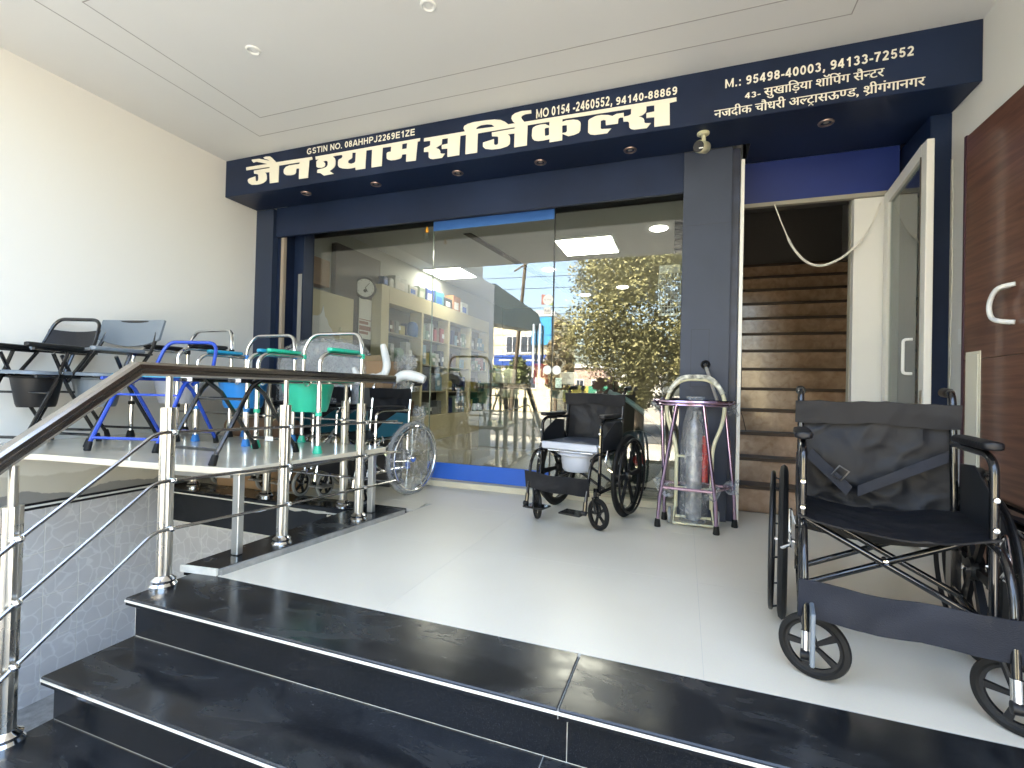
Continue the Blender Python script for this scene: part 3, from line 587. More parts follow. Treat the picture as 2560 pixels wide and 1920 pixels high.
MB().box(.287, .338, 3.64, 3.98, .0, 2.599).build("door_jamb", mat("worn_navy_jamb", (.02, .026, .05), .45, vary=.6, scale=6), fr)
MB().box(.340, .362, 3.60, 3.66, .01, 2.50).build("white_jamb_strip", pvc_white, fr)
MB().box(.363, 1.36, 3.957, 4.0, 2.315, 2.619).build("stair_lintel", royal, fr)
MB().box(.363, 1.36, 3.9575, 4.0, 2.285, 2.3145).build("lintel_edge", mat("beige_lintel_edge", (.32, .30, .25), .7), fr)
MB().box(1.375, WR-.001, 3.56, 4.0, .0, 2.599).build("right_pillar", navy, fr)
sill = MB().rbox(-3.60, -.034, 3.80, 3.97, -.01, .05, .004).build("threshold", mat("cream_marble_threshold", (.62, .57, .44), .35, vary=.08, scale=5), fr)
MB().lathe([(.018, -.004), (.030, -.004), (.032, .002), (.026, .006), (.018, .003)], (.135, 3.597, 1.083), (0, -1, 0), 20).build("lock_hole_ring", black_plastic, fr)

# ---- glazing
def pane(name, x0, x1, z0, z1, label, y=YG):
    return tag(MB().box(x0, x1, y, y+.01, z0, z1).build(name, shop_glass), label, "glass pane")
pane("fixed_glass_pane", -3.60, -2.205, .05, 2.43, "fixed glass pane left of the swing door, in front of the clock and shelves")
pane("fixed_glass_pane", -1.045, -.034, .05, 2.43, "fixed glass pane behind the black commode wheelchair, mirroring the leafy tree")
gd = thing("glass_door", "frameless glass swing door with bright blue bands at its head and foot", "glass door")
MB().box(-2.198, -1.052, YG-.012, YG-.001, .056, 2.40).build("door_pane", shop_glass, gd)
MB().rbox(-2.198, -1.052, YG-.022, YG-.0125, .056, .20, .002).build("blue_foot_band", bright_blue, gd)
MB().rbox(-2.198, -1.052, YG-.022, YG-.0125, 2.315, 2.40, .002).build("blue_head_band", sky_blue, gd)
MB().box(-2.198, -1.052, YG-.024, YG-.0125, 2.401, 2.425).build("dark_head_rail", mat("deep_blue_rail", (.01, .015, .09), .4), gd)
MB().box(-1.0515, -1.0465, YG-.014, YG+.012, .06, 2.42).build("edge_seal", black_plastic, gd)
MB().box(-2.203, -2.199, YG-.008, YG+.008, .06, 2.42).build("edge_seal", mat("greenish_glass_edge", (.25, .33, .28), .2), gd)
for x in (-1.20, -1.145):
    h = MB().tube([(x, YG-.052, .985), (x, YG-.052, 1.43)], .0105, 12); 
    for z in (1.05, 1.365): h.tube([(x, YG-.052, z), (x, YG-.012, z)], .006, 8)
    h.build("pull_handle", chrome, gd)
# lock discs, sticker, push sign
MB().lathe([(.0001, -.003), (.036, -.003), (.038, 0), (.0001, 0)], (-1.085, YG-.013, 1.047), (0, 1, 0), 28).build("lock_disc", white_plastic, gd)
MB().lathe([(.0001, -.006), (.009, -.006), (.011, 0)], (-1.085, YG-.015, 1.047), (0, 1, 0), 16).build("lock_cylinder", chrome, gd)
ld = MB().lathe([(.0001, -.003), (.036, -.003), (.038, 0), (.0001, 0)], (-1.008, YG-.001, 1.047), (0, 1, 0), 28).build("lock_disc", white_plastic)
tag(ld, "round white lock disc on the fixed pane beside the door handles", "lock")
MB().box(-1.128, -1.066, YG-.0142, YG-.0132, 1.52, 1.575).build("push_label", paper, gd)
place_line(list("Push"), -1.118, -1.076, 1.536, .02, gd, m=black_plastic, y=YG-.0148)
MB().lathe([(.0001, -.0012), (.044, -.0012), (.045, 0)], (-1.092, YG-.0135, 1.638), (0, 1, 0), 32).build("round_sticker", mat("white_sticker", (.75, .72, .70), .5), gd)
MB().box(-1.150, -1.12, YG-.0135, YG-.0131, 1.60, 1.685).build("sticker_corner", mat("orange_pink_print", (.6, .25, .2), .5), gd)
MB().box(-1.08, -1.05, YG-.0134, YG-.0130, 1.59, 1.62).build("sticker_corner", mat("yellow_green_print", (.5, .6, .2), .5), gd)
place_line(list("G Pay"), -1.124, -1.062, 1.632, .014, gd, m=mat("grey_print", (.25, .25, .27), .5), y=YG-.0152)
pn = tag(MB().box(-1.015, -.962, YG-.002, YG-.0008, .90, .982).build("small_notice", mat("green_white_notice", (.5, .62, .5), .6, vary=.5, scale=60)), "small pale green printed notice stuck on the glass below the white lock disc", "notice")
# amber charm hanging at the header
ch = thing("hanging_charm", "small amber charm hanging on a thread under the shutter box", "charm")
MB().lathe([(.0001, -.03), (.012, -.026), (.016, -.012), (.010, .006), (.005, .022), (.0001, .026)], (-2.17, 3.70, 2.275), n=14).build("amber_bottle", amber, ch)
MB().tube([(-2.17, 3.70, 2.30), (-2.17, 3.70, 2.33)], .0012, 5).build("thread", black_plastic, ch)
# =================================================================== STAIRCASE behind the right doorway
sc = struct("staircase")
for k in range(13):
    y0, z0 = 4.07+k*.2, k*.19
    MB().rbox(.385, 1.748, y0-.001, y0+.012, z0-.012, z0+.163, .001).build("riser", stair_stone, sc)
    MB().box(.385, 1.748, y0-.022, y0+.2, z0+.164, z0+.189).build("tread", mat("dark_brown_tread_stone", (.07, .045, .03), .45, spec=.3, vary=.2, scale=5), sc)
MB().prism([(4.10, -.04), (6.9, -.04), (6.9, 2.40), (6.69, 2.40), (4.10, .03)], .386, 1.747, 'yz').build("stair_core", cement, sc)
MB().box(.28, .384, 4.0, 7.0, -.05, 4.6).build("stair_side_wall", wall_paint, sc)
MB().box(1.75, 1.85, 4.105, 7.0, -.05, 4.6).build("stair_side_wall", wall_paint, sc)
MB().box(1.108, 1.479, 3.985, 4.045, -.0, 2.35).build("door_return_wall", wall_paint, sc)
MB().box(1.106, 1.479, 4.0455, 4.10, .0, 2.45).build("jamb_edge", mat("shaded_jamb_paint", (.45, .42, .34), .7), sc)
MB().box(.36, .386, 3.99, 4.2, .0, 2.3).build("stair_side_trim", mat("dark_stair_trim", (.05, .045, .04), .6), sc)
MB().prism([(4.001, 2.29), (4.3, 2.36), (7.0, 3.35), (7.0, 3.6), (4.001, 2.6)], .2, 1.86, 'yz').build("stair_soffit", mat("shade_dark_soffit", (.10, .09, .08), .8), sc)  # dark colour stands in for shade in the enclosed stair top
MB().box(.2, 1.86, 6.72, 6.8, 1.0, 5.2).build("stair_back_wall", mat("shade_dark_upper_wall", (.12, .11, .10), .8), sc)  # wall darkened as painted shade at the head of the stairs
# white glazed door standing open against the right
wd = thing("white_glazed_door", "white framed glazed door standing open at the right of the staircase doorway", "door")
X0, X1 = 1.275, 1.312
def prof(b, nm="door_stile"): rbox(nm, pvc_white, b, wd, .003)
prof((X0, X1, 3.34, 3.41, .03, 2.365)); prof((X0, X1, 3.89, 3.955, .03, 2.20+.09)); 
MB().prism([(3.411, 2.365), (3.889, 2.29), (3.889, 2.21), (3.411, 2.29)], X0, X1, 'yz').build("door_top_rail", pvc_white, wd)
prof((X0, X1, 3.411, 3.889, .03, .11), "door_bottom_rail")
MB().box(X0-.006, X0, 3.404, 3.41, .1, 2.29).build("glazing_bead", mat("dark_gasket", (.05, .04, .03), .6), wd)
MB().add([(X0+.016, 3.40, .1), (X0+.016, 3.90, .1), (X0+.016, 3.90, 2.22), (X0+.016, 3.40, 2.30), (X0+.021, 3.40, .1), (X0+.021, 3.90, .1), (X0+.021, 3.90, 2.22), (X0+.021, 3.40, 2.30)],
         [(0, 1, 2, 3), (7, 6, 5, 4), (0, 4, 5, 1), (1, 5, 6, 2), (2, 6, 7, 3), (3, 7, 4, 0)]).build("door_pane", door_glass, wd)
for s, xx in ((-1, X0), (1, X1)):
    tube("pull_handle", white_plastic, rounded([(xx, 3.49, 1.03), (xx+s*.045, 3.49, 1.03), (xx+s*.045, 3.49, 1.235), (xx, 3.49, 1.235)], .02), .009, wd)
MB().box(X0-.003, X0, 3.355, 3.385, .80, .93).build("lock_plate", steel, wd)
# white cord hanging across the doorway
cp = [(.60, 3.95, 2.29), (.63, 3.95, 2.20), (.675, 3.95, 2.075), (.72, 3.95, 1.97), (.79, 3.95, 1.87), (.86, 3.95, 1.825), (.93, 3.95, 1.82), (1.02, 3.95, 1.86), (1.09, 3.95, 1.92), (1.16, 3.95, 2.00), (1.21, 3.95, 2.10), (1.255, 3.95, 2.23)]
def smooth(P, k=4):
    P = [Vector(p) for p in P]; out = []
    for i in range(len(P)-1):
        a, b, c, d = P[max(i-1, 0)], P[i], P[i+1], P[min(i+2, len(P)-1)]
        for j in range(k):
            t = j/k; out.append(.5*((2*b)+(c-a)*t+(2*a-5*b+4*c-d)*t*t+(3*b-a-3*c+d)*t**3))
    out.append(P[-1]); return out
cs = smooth(cp); rr = [.0045 if (i < 10 or i > len(cs)-10) else .0085 for i in range(len(cs))]
tag(MB().tube(cs, rr, 8).build("hanging_rope", mat("white_padded_cord", (.72, .70, .64), .6, bump=.4, bscale=120)), "thick white cord hanging in a loop across the top of the staircase doorway", "cord")
tag(MB().tube(smooth([(-4.09, .9, 2.75), (-4.085, 1.6, 2.69), (-4.085, 2.2, 2.66), (-4.09, 2.8, 2.70), (-4.07, 3.2, 2.92)], 6), .0016, 5).build("thin_wire", mat("faint_pink_wire", (.42, .32, .28), .7)), "thin slack wire hanging along the top of the left wall", "wire")
tag(MB().tube(smooth([(.366, 3.66, 1.25), (.372, 3.655, 1.0), (.366, 3.655, .8), (.385, 3.65, .72), (.405, 3.65, .63)], 4), .0022, 5).build("loose_wire", black_plastic), "thin black loose wire hanging beside the white strip at the staircase", "wire")

# =================================================================== RIGHT WALL: brown door
bdr = thing("brown_wooden_door", "brown wood grain laminate door on the right wall with a curved white handle", "door")
rbox("door_leaf", brown_wood, (WR-.03, WR-.001, 1.2, 3.33, 1.10, 2.345), bdr, .002)
rbox("door_leaf", brown_wood, (WR-.03, WR-.001, 1.2, 3.33, .02, 1.097), bdr, .002)
rbox("edge_strip", mat("dark_maroon_edge", (.06, .02, .03), .4), (WR-.033, WR-.001, 3.331, 3.352, .02, 2.352), bdr, .002)
h = [(1.447, 2.89+.0, 1.43), (1.405, 2.93, 1.42), (1.40, 2.975, 1.385), (1.40, 2.995, 1.335), (1.40, 2.975, 1.285), (1.405, 2.93, 1.262), (1.447, 2.89, 1.25)]
tube("pull_handle", white_plastic, smooth(h, 4), .011, bdr, 10)
MB().tube(smooth([(p[0]+.02, p[1]+.03, p[2]-.005) for p in h], 4), .005, 8).build("pull_handle_backplate", steel, bdr)
MB().box(WR-.034, WR-.0305, 3.165, 3.30, .48, 1.14).rbox(WR-.04, WR-.034, 3.175, 3.29, .50, 1.125, .002).build("white_vertical_panel", mat("ribbed_white_panel", (.66, .63, .52), .6), bdr)
MB().box(WR-.032, WR-.0302, 2.80, 2.815, 1.05, 1.07).build("tower_bolt", steel, bdr)
tag(rbox("light_switch", white_plastic, (WR-.006, WR-.001, 3.40, 3.45, 1.20, 1.29), None, .002), "small white switch plate on the right wall beside the brown door edge", "switch")

# =================================================================== SECURITY CAMERA
cc = thing("security_camera", "small cream bullet security camera hanging under the sign above the slate pillar", "security camera", (.085, 3.36, 2.599))
MB().lathe([(.0001, 0), (.030, 0), (.030, -.008), (.016, -.014)], n=20).build("mount_base", cream_tube, cc)
MB().tube([(0, 0, -.012), (.004, -.004, -.035), (0, -.012, -.055)], .010, 8).build("mount_arm", cream_tube, cc)
ax = Vector((-.35, -.85, -.3)).normalized()
MB().lathe([(.0001, -.055), (.026, -.055), (.030, -.045), (.030, .035), (.027, .045), (.0001, .045)], Vector((-.006, -.01, -.075)), ax, 20).build("camera_body", cream_tube, cc)
MB().lathe([(.027, .0), (.024, .003), (.0001, .003)], Vector((-.006, -.01, -.075))+ax*.0452, ax, 20).build("camera_face", black_plastic, cc)
MB().box(-.020, .0, -.058, -.0575, -.105, -.099).build("label", label_m, cc)
cc.scale = (1.3, 1.3, 1.3)

# =================================================================== STAINLESS RAILING
def collar_post(parent, x, y, z0, z1, name="post"):
    zc = z1-.135
    p = MB(); prof = []
    n = 24; vs = []
    for z in (z0+.03, zc):          # fluted lower tube
        for k in range(n): r = .0285 if k % 2 else .0255; a = 2*pi*k/n; vs.append((x+r*cos(a), y+r*sin(a), z))
    fs = [(k, (k+1) % n, n+(k+1) % n, n+k) for k in range(n)]+[tuple(range(n, 2*n))]
    p.add(vs, fs, False); p.tube([(x, y, zc), (x, y, z1)], .0135, 10); p.build(name, steel, parent)
    MB().lathe([(.052, .0), (.052, .012), (.044, .022), (.047, .034), (.030, .048), (.029, .05)], (x, y, z0), n=24).build("base_flange", chrome, parent)
    return zc
PX = lambda y: -2.08+(y-1.43)*.1245
rl = thing("steel_railing", "fluted stainless steel railing along the steps and the left edge of the porch", "railing")
posts = [(-2.098, .94, -.34, .585), (-2.08, 1.43, 0., .90), (PX(2.0), 2.0, .02, .90), (PX(2.55), 2.55, .02, .90)]
for (x, y, z0, z1) in posts: collar_post(rl, x, y, z0, z1)
def handrail(pts, parent, m=steel_dark, w=.030, h=.030):
    b = MB(); P = [Vector(p) for p in pts]; prof = [(-1, -.6), (-.85, -.9), (.85, -.9), (1, -.6), (1, -.15), (.82, -.05), (1, .1), (1, .6), (.8, .95), (-.8, .95), (-1, .6), (-1, .1), (-.82, -.05), (-1, -.15)]
    n = len(prof); vs = []
    for i, p in enumerate(P):
        t = (P[min(i+1, len(P)-1)]-P[max(i-1, 0)]).normalized(); side = t.cross(Vector((0, 0, 1))).normalized(); up = side.cross(t).normalized()
        sc_ = 1.
        if 0 < i < len(P)-1:
            c = (P[i]-P[i-1]).normalized().dot((P[i+1]-P[i]).normalized()); sc_ = 1/max(.5, cos(math.acos(max(-1, min(1, c)))/2))
        for a, q in prof: vs.append(p+side*a*w+up*q*h*sc_)
    fs = [(i*n+k, i*n+(k+1) % n, (i+1)*n+(k+1) % n, (i+1)*n+k) for i in range(len(P)-1) for k in range(n)]+[tuple(range(n)), tuple((len(P)-1)*n+k for k in range(n))]
    return b.add(vs, fs, False).build("handrail", m, parent)
handrail([(-2.103, .25, .03), (-2.10, .9, .60), (-2.088, 1.305, .925), (PX(2.0), 2.0, .925), (PX(2.84), 2.84, .925)], rl)
off = -.043
for zf, zb, zp0 in ((.66, .64, .345), (.455, .43, .135), (.25, .228, -.075)):
    off_ = .042
    pth = [(-2.10+off_, .40, zp0-.42), (-2.098+off_, .94, zp0), (-2.085+off_, 1.36, zf+.003), (-2.08+off_, 1.43, zf+.002), (PX(2.0)+off_, 2.0, (zf+zb)/2), (PX(2.84)+off_, 2.84, zb)]
    MB().tube(rounded(pth, .05), .0075, 8).build("cross_bar", mat("cross_bar_steel", (.42, .41, .40), .25, 1.0), rl)
    for (x, y, z) in [(-2.098, .94, zp0), (-2.08, 1.43, zf+.002), (PX(2.0), 2.0, (zf+zb)/2), (PX(2.55), 2.55, zb+.005)]:
        MB().lathe([(.0001, .058), (.007, .056), (.013, .05), (.013, .034), (.008, .028)], (x, y, z), (1, 0, 0), 12).build("clamp_knob", chrome, rl)
rb = thing("steel_railing", "stainless steel railing behind the stone table, running to the left wall", "railing")
for x in (-3.82, -3.03, -2.307): collar_post(rb, x, 2.85, .003, .90)
handrail([(-4.09, 2.85, .925), (-2.2, 2.85, .925)], rb) 
for z in (.63, .43, .225):
    MB().tube([(-4.05, 2.81, z), (-1.80, 2.81, z)], .0075, 8).build("cross_bar", MATS["cross_bar_steel"], rb)
    for x in (-3.82, -3.03, -2.307): MB().lathe([(.0001, .055), (.008, .052), (.013, .048), (.013, .03)], (x, 2.85, z), (0, -1, 0), 12).build("clamp_knob", chrome, rb)

# =================================================================== STONE TOPPED TABLE
tb = thing("display_table", "large glossy beige stone topped table carrying the commode chairs over the light well", "table")
TZ = .46
tp = [(WL+.002, .95), (-3.75, .95), (-3.7, 1.5), (-3.28, 1.60), (-2.42, 1.69), (-2.075, 1.735), (-2.04, 1.77), (-1.92, 2.80), (-1.97, 2.84), (-2.6, 2.79), (WL+.002, 2.79)]
bm_ = MB().prism(tp, TZ-.034, TZ, 'xy'); o = bm_.build("table_top", table_top_m, tb)
md = o.modifiers.new("edge", 'BEVEL'); md.width = .004; md.segments = 2
MB().prism([(-2.44, 1.715), (-2.125, 1.775), (-2.11, 1.81), (-1.96, 2.77), (-2.0, 2.78), (-2.15, 1.83), (-2.44, 1.75)], TZ-.06, TZ-.035, 'xy').build("table_apron", mat("grey_steel_apron", (.25, .25, .24), .3, .8), tb)
rbox("leg", mat("satin_leg_steel", (.55, .55, .52), .28, .9), (-2.092, -2.05, 1.762, 1.797, .03, TZ-.035), tb, .003)
rbox("leg", MATS["satin_leg_steel"], (-1.99, -1.95, 2.70, 2.74, .03, TZ-.035), tb, .003)
rbox("wall_bracket", MATS["satin_leg_steel"], (WL+.003, WL+.05, 1.74, 2.74, TZ-.09, TZ-.035), tb, .003)

# =================================================================== COMMODE CHAIRS
def bucket(parent, m, c, r=.135, h=.19, sx=1.1, lid=None):
    x, y, z = c
    MB().lathe([(r*1.14, .0), (r*1.16, -.008), (r*1.02, -.014), (r*.98, -.04), (r*.80, -h*.9), (r*.74, -h), (.0001, -h)], c, n=26, sx=sx).build("bucket", m, parent)
def seat_ring(parent, m, z, w=.235, d=.21, y=0., th=.022, name="seat"):
    # padded ring with a wide oval opening, open at the front
    b = MB(); n = 36; vs = []
    for k in range(n):
        a = 2*pi*k/n; c_, s_ = cos(a), sin(a); e = .55
        ox, oy = w*math.copysign(abs(c_)**e, c_), y+d*math.copysign(abs(s_)**e, s_); ix, iy = .105*c_, y-.015+.125*s_
        vs += [(ox, oy, z), (ox*.96, y+(oy-y)*.96, z+th*.8), (ix*1.5, y+(iy-y)*1.4, z+th), (ix, iy, z+th*.45), (ix, iy, z)]
    fs = []
    for k in range(n):
        l = (k+1) % n
        for q in range(5): r_ = (q+1) % 5; fs.append((k*5+q, l*5+q, l*5+r_, k*5+r_))
    return b.add(vs, fs, True).build(name, m, parent)
def folding_commode(label, loc, rz, tube_m, seat_m, bucket_m, arm_m, back='pad', back_m=None, arms=True, w=.225, group="commode chairs on the stone table", H=.87, foot=rubber, backw=None):
    t = thing("commode_chair", label, "commode chair", loc, rz, group); r = .0125
    sz = .44
    for s in (-1, 1):
        x = s*w
        MB().tube(rounded([(x, -.285, .018), (x, -.06, .40), (x, .02, .59 if arms else .44)], .05), r, 8).build("leg", tube_m, t)
        MB().tube([(x*.93, .30, .018), (x*.93, .04, .36), (x*.93, -.075, .57 if arms else sz)], r, 8).build("leg", tube_m, t)
        for (yy) in (-.285, .30): MB().lathe([(.017, 0), (.019, .004), (.0155, .055), (.0125, .056)], (x if yy < 0 else x*.93, yy, 0), (0, .35 if yy < 0 else -.3, 1), 14).build("rubber_foot", foot, t)
        MB().lathe([(.0001, .004), (.008, .003), (.008, -.02)], (x+s*.014, -.03, .45), (s, 0, 0), 10).build("pivot_bolt", chrome, t)
        if arms:
            MB().pad(x-.026, x+.026, -.27, .13, .598, .627).build("armrest", arm_m, t)
            MB().box(x-.012, x+.012, -.22, .17, .582, .6).build("arm_bar", tube_m, t)
            MB().tube([(x, .13, .592), (x, .205, .60)], .008, 6).build("arm_link", tube_m, t)
    MB().tube([(-w, -.255, .075), (w, -.255, .075)], .009, 8).build("cross_tube", tube_m, t)
    MB().tube([(-w*.93, .255, .08), (w*.93, .255, .08)], .009, 8).build("cross_tube", tube_m, t)
    MB().tube([(-w, -.10, .33), (w, -.10, .33)], .008, 8).build("cross_tube", tube_m, t)
    MB().tube([(-w, -.2, sz-.012), (-w, .2, sz-.012), (w, .2, sz-.012), (w, -.2, sz-.012)], .011, 8).build("seat_frame", tube_m, t)
    if back:
        u = rounded([(-w, .02, .40), (-w, .215, H-.20), (-w*.86, .30, H), (w*.86, .30, H), (w, .215, H-.20), (w, .02, .40)], .075, 7)
        MB().tube(u, r, 10).build("back_frame", tube_m, t)
    if back == 'pad':
        def f(u, v):
            xx = (u-.5)*2*w*(1.08-.06*v); return (xx, .255+.055*v-.03*(2*u-1)**2+.012, .66+(H+.005-.66)*v - (.045*(1-(2*u-1)**2) if v < .5 else 0)*(1-v*2 if v < .5 else 0))
        MB().sheet(lambda u, v: ((u-.5)*2*w*1.14, .235+.05*v-.02*(2*u-1)**2+.01, (H-.13)+.142*v-.05*(1-(2*u-1)**2)*(1-v)), 16, 6, .016).build("backrest", back_m, t)
    if back == 'strip':
        MB().sheet(lambda u, v: ((u-.5)*2*w*.99, .215+.05*v+.02*(1-(2*u-1)**2), H-.18+.11*v-.014*(1-(2*u-1)**2)), 14, 3, .008).build("backrest", back_m, t)
    if seat_m:
        seat_ring(t, seat_m, sz, w=w+.012)
    if bucket_m: bucket(t, bucket_m, (0, .0, sz-.012))
    return t
def chrome_commode(label, loc, rz, seat_m, bucket_m, tip_m, arm_m, back=True, black_arm=None):
    t = thing("commode_chair", label, "commode chair", loc, rz, "commode chairs on the stone table"); w, d = .235, .175
    for sx in (-1, 1):
        x = sx*w
        fr = [(x, -d, .03), (x, -d, .57), (x, -d+.05, .615), (x, d, .615)]
        MB().tube(rounded(fr, .06, 6), .0125, 10).build("arm_tube", chrome, t)
        MB().tube([(x, -d, .05), (x, -d, .46)], .0135, 10).build("leg", chrome, t)
        MB().tube([(x, d, .05), (x, d, .5)], .0135, 10).build("leg", chrome, t)
        for y in (-d, d):
            MB().lathe([(.024, 0), (.026, .006), (.017, .045), (.0145, .047)], (x, y, 0), n=16).build("rubber_tip", tip_m, t)
            MB().lathe([(.0145, .0), (.0185, .004), (.0185, .022), (.0145, .026)], (x, y, .225), n=16).build("height_collar", tip_m, t)
        MB().pad(x-.024, x+.024, -.11, .14, .627, .654).build("armrest", black_arm or arm_m, t)
        MB().lathe([(.0135, .0), (.018, .003), (.018, .03), (.0135, .034)], (x, d, .60), n=16).build("height_collar", tip_m, t)
        MB().tube([(x, -d, .43), (x, d, .43)], .009, 8).build("side_tube", chrome, t)
    MB().tube([(-w, d, .43), (w, d, .43)], .009, 8).build("cross_tube", chrome, t)
    MB().tube([(-w, -d, .43), (w, -d, .43)], .009, 8).build("cross_tube", chrome, t)
    if back: MB().tube(rounded([(-w, d, .47), (-w, d, .68), (-w+.05, d+.03, .78), (w-.05, d+.03, .78), (w, d, .68), (w, d, .47)], .07, 7), .0125, 10).build("back_frame", chrome, t)
    seat_ring(t, seat_m, .452, .25, .215)
    MB().lathe([(.0001, .012), (.17, .010), (.19, .003), (.19, -.002)], (0, .01, .48), (0, .04, 1), 28, 1.1, 1.0).build("seat_lid", seat_m, t)
    bucket(t, bucket_m, (0, -.02, .44), .14, .2)
    for s in (-1, 1): MB().tube(rounded([(s*.13, -.19, .44), (s*.17, -.2, .40), (s*.2, -.19, .44)], .02), .003, 5).build("bucket_hook", chrome, t)
    return t
folding_commode("far left commode chair with black frame, black back strip and black bucket", (-3.785, 1.79, TZ), RAD(19), black_gloss, grey_plastic, black_plastic, black_plastic, 'strip', black_pad, H=.82).scale = (.78, .9, 1)
folding_commode("black framed commode chair with rounded grey plastic backrest and grey bucket", (-3.70, 2.07, TZ), RAD(11), black_gloss, grey_plastic, grey_plastic, grey_plastic, 'pad', grey_plastic, H=.84).scale = (1, .87, 1)
folding_commode("blue framed commode chair with cyan seat and bare tube back behind the railing corner", (-3.14, 2.095, TZ), RAD(16), blue_tube, cyan_plastic, None, None, 'tube', None, arms=False, H=.69).scale = (.93, .92, 1)
st_ = folding_commode("low black folding frame with silver labels standing right behind the first railing post", (-2.39, 2.02, TZ), RAD(2), black_gloss, None, None, None, None, None, arms=False, w=.17)
for s in (-1, 1): MB().box(s*.17-.04, s*.17+.04, -.17, -.165, .42, .445).build("silver_label", label_m, st_)
MB().box(-.17, .17, -.15, .15, .435, .452).build("seat_board", black_plastic, st_)
MB().box(-.03, .03, .243, .2455, .066, .092).build("silver_label", label_m, st_)
chrome_commode("chrome commode chair with cyan arm pads and azure bucket, blue leg tips", (-2.965, 2.585, TZ), RAD(-4), cyan_plastic, azure_plastic, mat("blue_tip_rubber", (.03, .22, .60), .5), cyan_plastic).scale = (1.1, 1.07, 1)
chrome_commode("chrome commode chair with sea green seat, bucket, arm pads and leg tips", (-2.345, 2.54, TZ), RAD(-3), green_plastic, green_plastic, green_plastic, green_plastic).scale = (1.12, 1.07, 1)
chrome_commode("chrome commode chair with black arm pads and grey seat behind the blue tube chair", (-3.555, 2.54, TZ), RAD(-4), grey_plastic, pale_plastic, rubber, black_pad).scale = (1.12, 1.12, 1.06)

# =================================================================== WHEELCHAIRS
from mathutils import noise as _N
def crease(u, v, seed=0., amp=.008):
    a = _N.noise(Vector((u*2.2+v*1.6+seed, v*2.4-u*.8, seed))); b = 1-abs(_N.noise(Vector((u*3.2-v*2.5, v*3.6+u*2.0+seed, 3.+seed))))*2
    edge = min(1, 6*u, 6*(1-u)); return amp*(a*1.4+max(0, b)**3*.8)*edge
def mag_wheel(parent, c, ax, R, wid, tyre_m, hub_m, spokes=6, name="rear_wheel", rim_m=None, pushrim=None, wire=False, side=1):
    """c centre, ax axle direction; one wheel part with tyre, spokes and push rim as sub-parts"""
    ax = Vector(ax).normalized(); c = Vector(c); q = ax.to_track_quat('Z', 'Y')
    tw = wid/2; q1, q2 = (.86, .80) if R > .15 else (.80, .70)
    b = MB().lathe([(R*q1 if not wire else R*.93, -tw*.55), (R*q2 if not wire else R*.9, -tw*.5), (R*q2 if not wire else R*.9, tw*.5), (R*q1 if not wire else R*.93, tw*.55)], c, ax, 40)
    b.lathe([(.0001, -tw*1.1), (R*.12, -tw*1.1), (R*.15, 0), (R*.12, tw*1.1), (.0001, tw*1.1)], c, ax, 18)
    if not wire:
        for k in range(spokes):
            a = 2*pi*k/spokes; 
            def P(r, da, z): return c+q@Vector((r*cos(a+da), r*sin(a+da), z))
            w0, w1 = .035/R*.3+.12, (.085 if R > .15 else .13)
            vs = [P(R*.13, -w0*2, -tw*.45), P(R*.13, w0*2, -tw*.45), P(R*.82, w1, -tw*.4), P(R*.82, -w1, -tw*.4), P(R*.13, -w0*2, tw*.45), P(R*.13, w0*2, tw*.45), P(R*.82, w1, tw*.4), P(R*.82, -w1, tw*.4)]
            b.add(vs, [(3, 2, 1, 0), (4, 5, 6, 7), (0, 1, 5, 4), (1, 2, 6, 5), (2, 3, 7, 6), (3, 0, 4, 7)])
    w = b.build(name, hub_m, parent)
    MB().lathe([(R*(q1-.02), -tw*.6), (R*(q1+.04), -tw), (R*.97, -tw*.75), (R, 0), (R*.97, tw*.75), (R*(q1+.04), tw), (R*(q1-.02), tw*.6), (R*(q1-.02), -tw*.6)] if not wire else [(R*.92, -tw*.6), (R*.95, -tw), (R*.985, -tw*.7), (R, 0), (R*.985, tw*.7), (R*.95, tw), (R*.92, tw*.6), (R*.92, -tw*.6)], c, ax, 48).build("tyre", tyre_m, w)
    if wire:
        sp = MB()
        for k in range(24):
            a = 2*pi*k/24; e = -1 if k % 2 else 1; h_ = c+q@Vector((R*.10*cos(a+e*.9), R*.10*sin(a+e*.9), e*tw)); sp.tube([h_, c+q@Vector((R*.91*cos(a), R*.91*sin(a), 0))], .0012, 4, cap=False)
        sp.build("wire_spokes", chrome, w)
    if pushrim:
        rim = MB(); pts = [c+ax*(side*(tw+.022))+q@Vector((R*.88*cos(2*pi*k/48), R*.88*sin(2*pi*k/48), 0)) for k in range(48)]
        rim.tube(pts, .0085, 8, closed=True)
        for k in range(6):
            a = 2*pi*k/6; rim.tube([c+q@Vector((R*.84*cos(a), R*.84*sin(a), side*tw*.3)), c+ax*(side*(tw+.022))+q@Vector((R*.88*cos(a), R*.88*sin(a), 0))], .004, 5)
        rim.build("push_rim", pushrim, w)
    return w
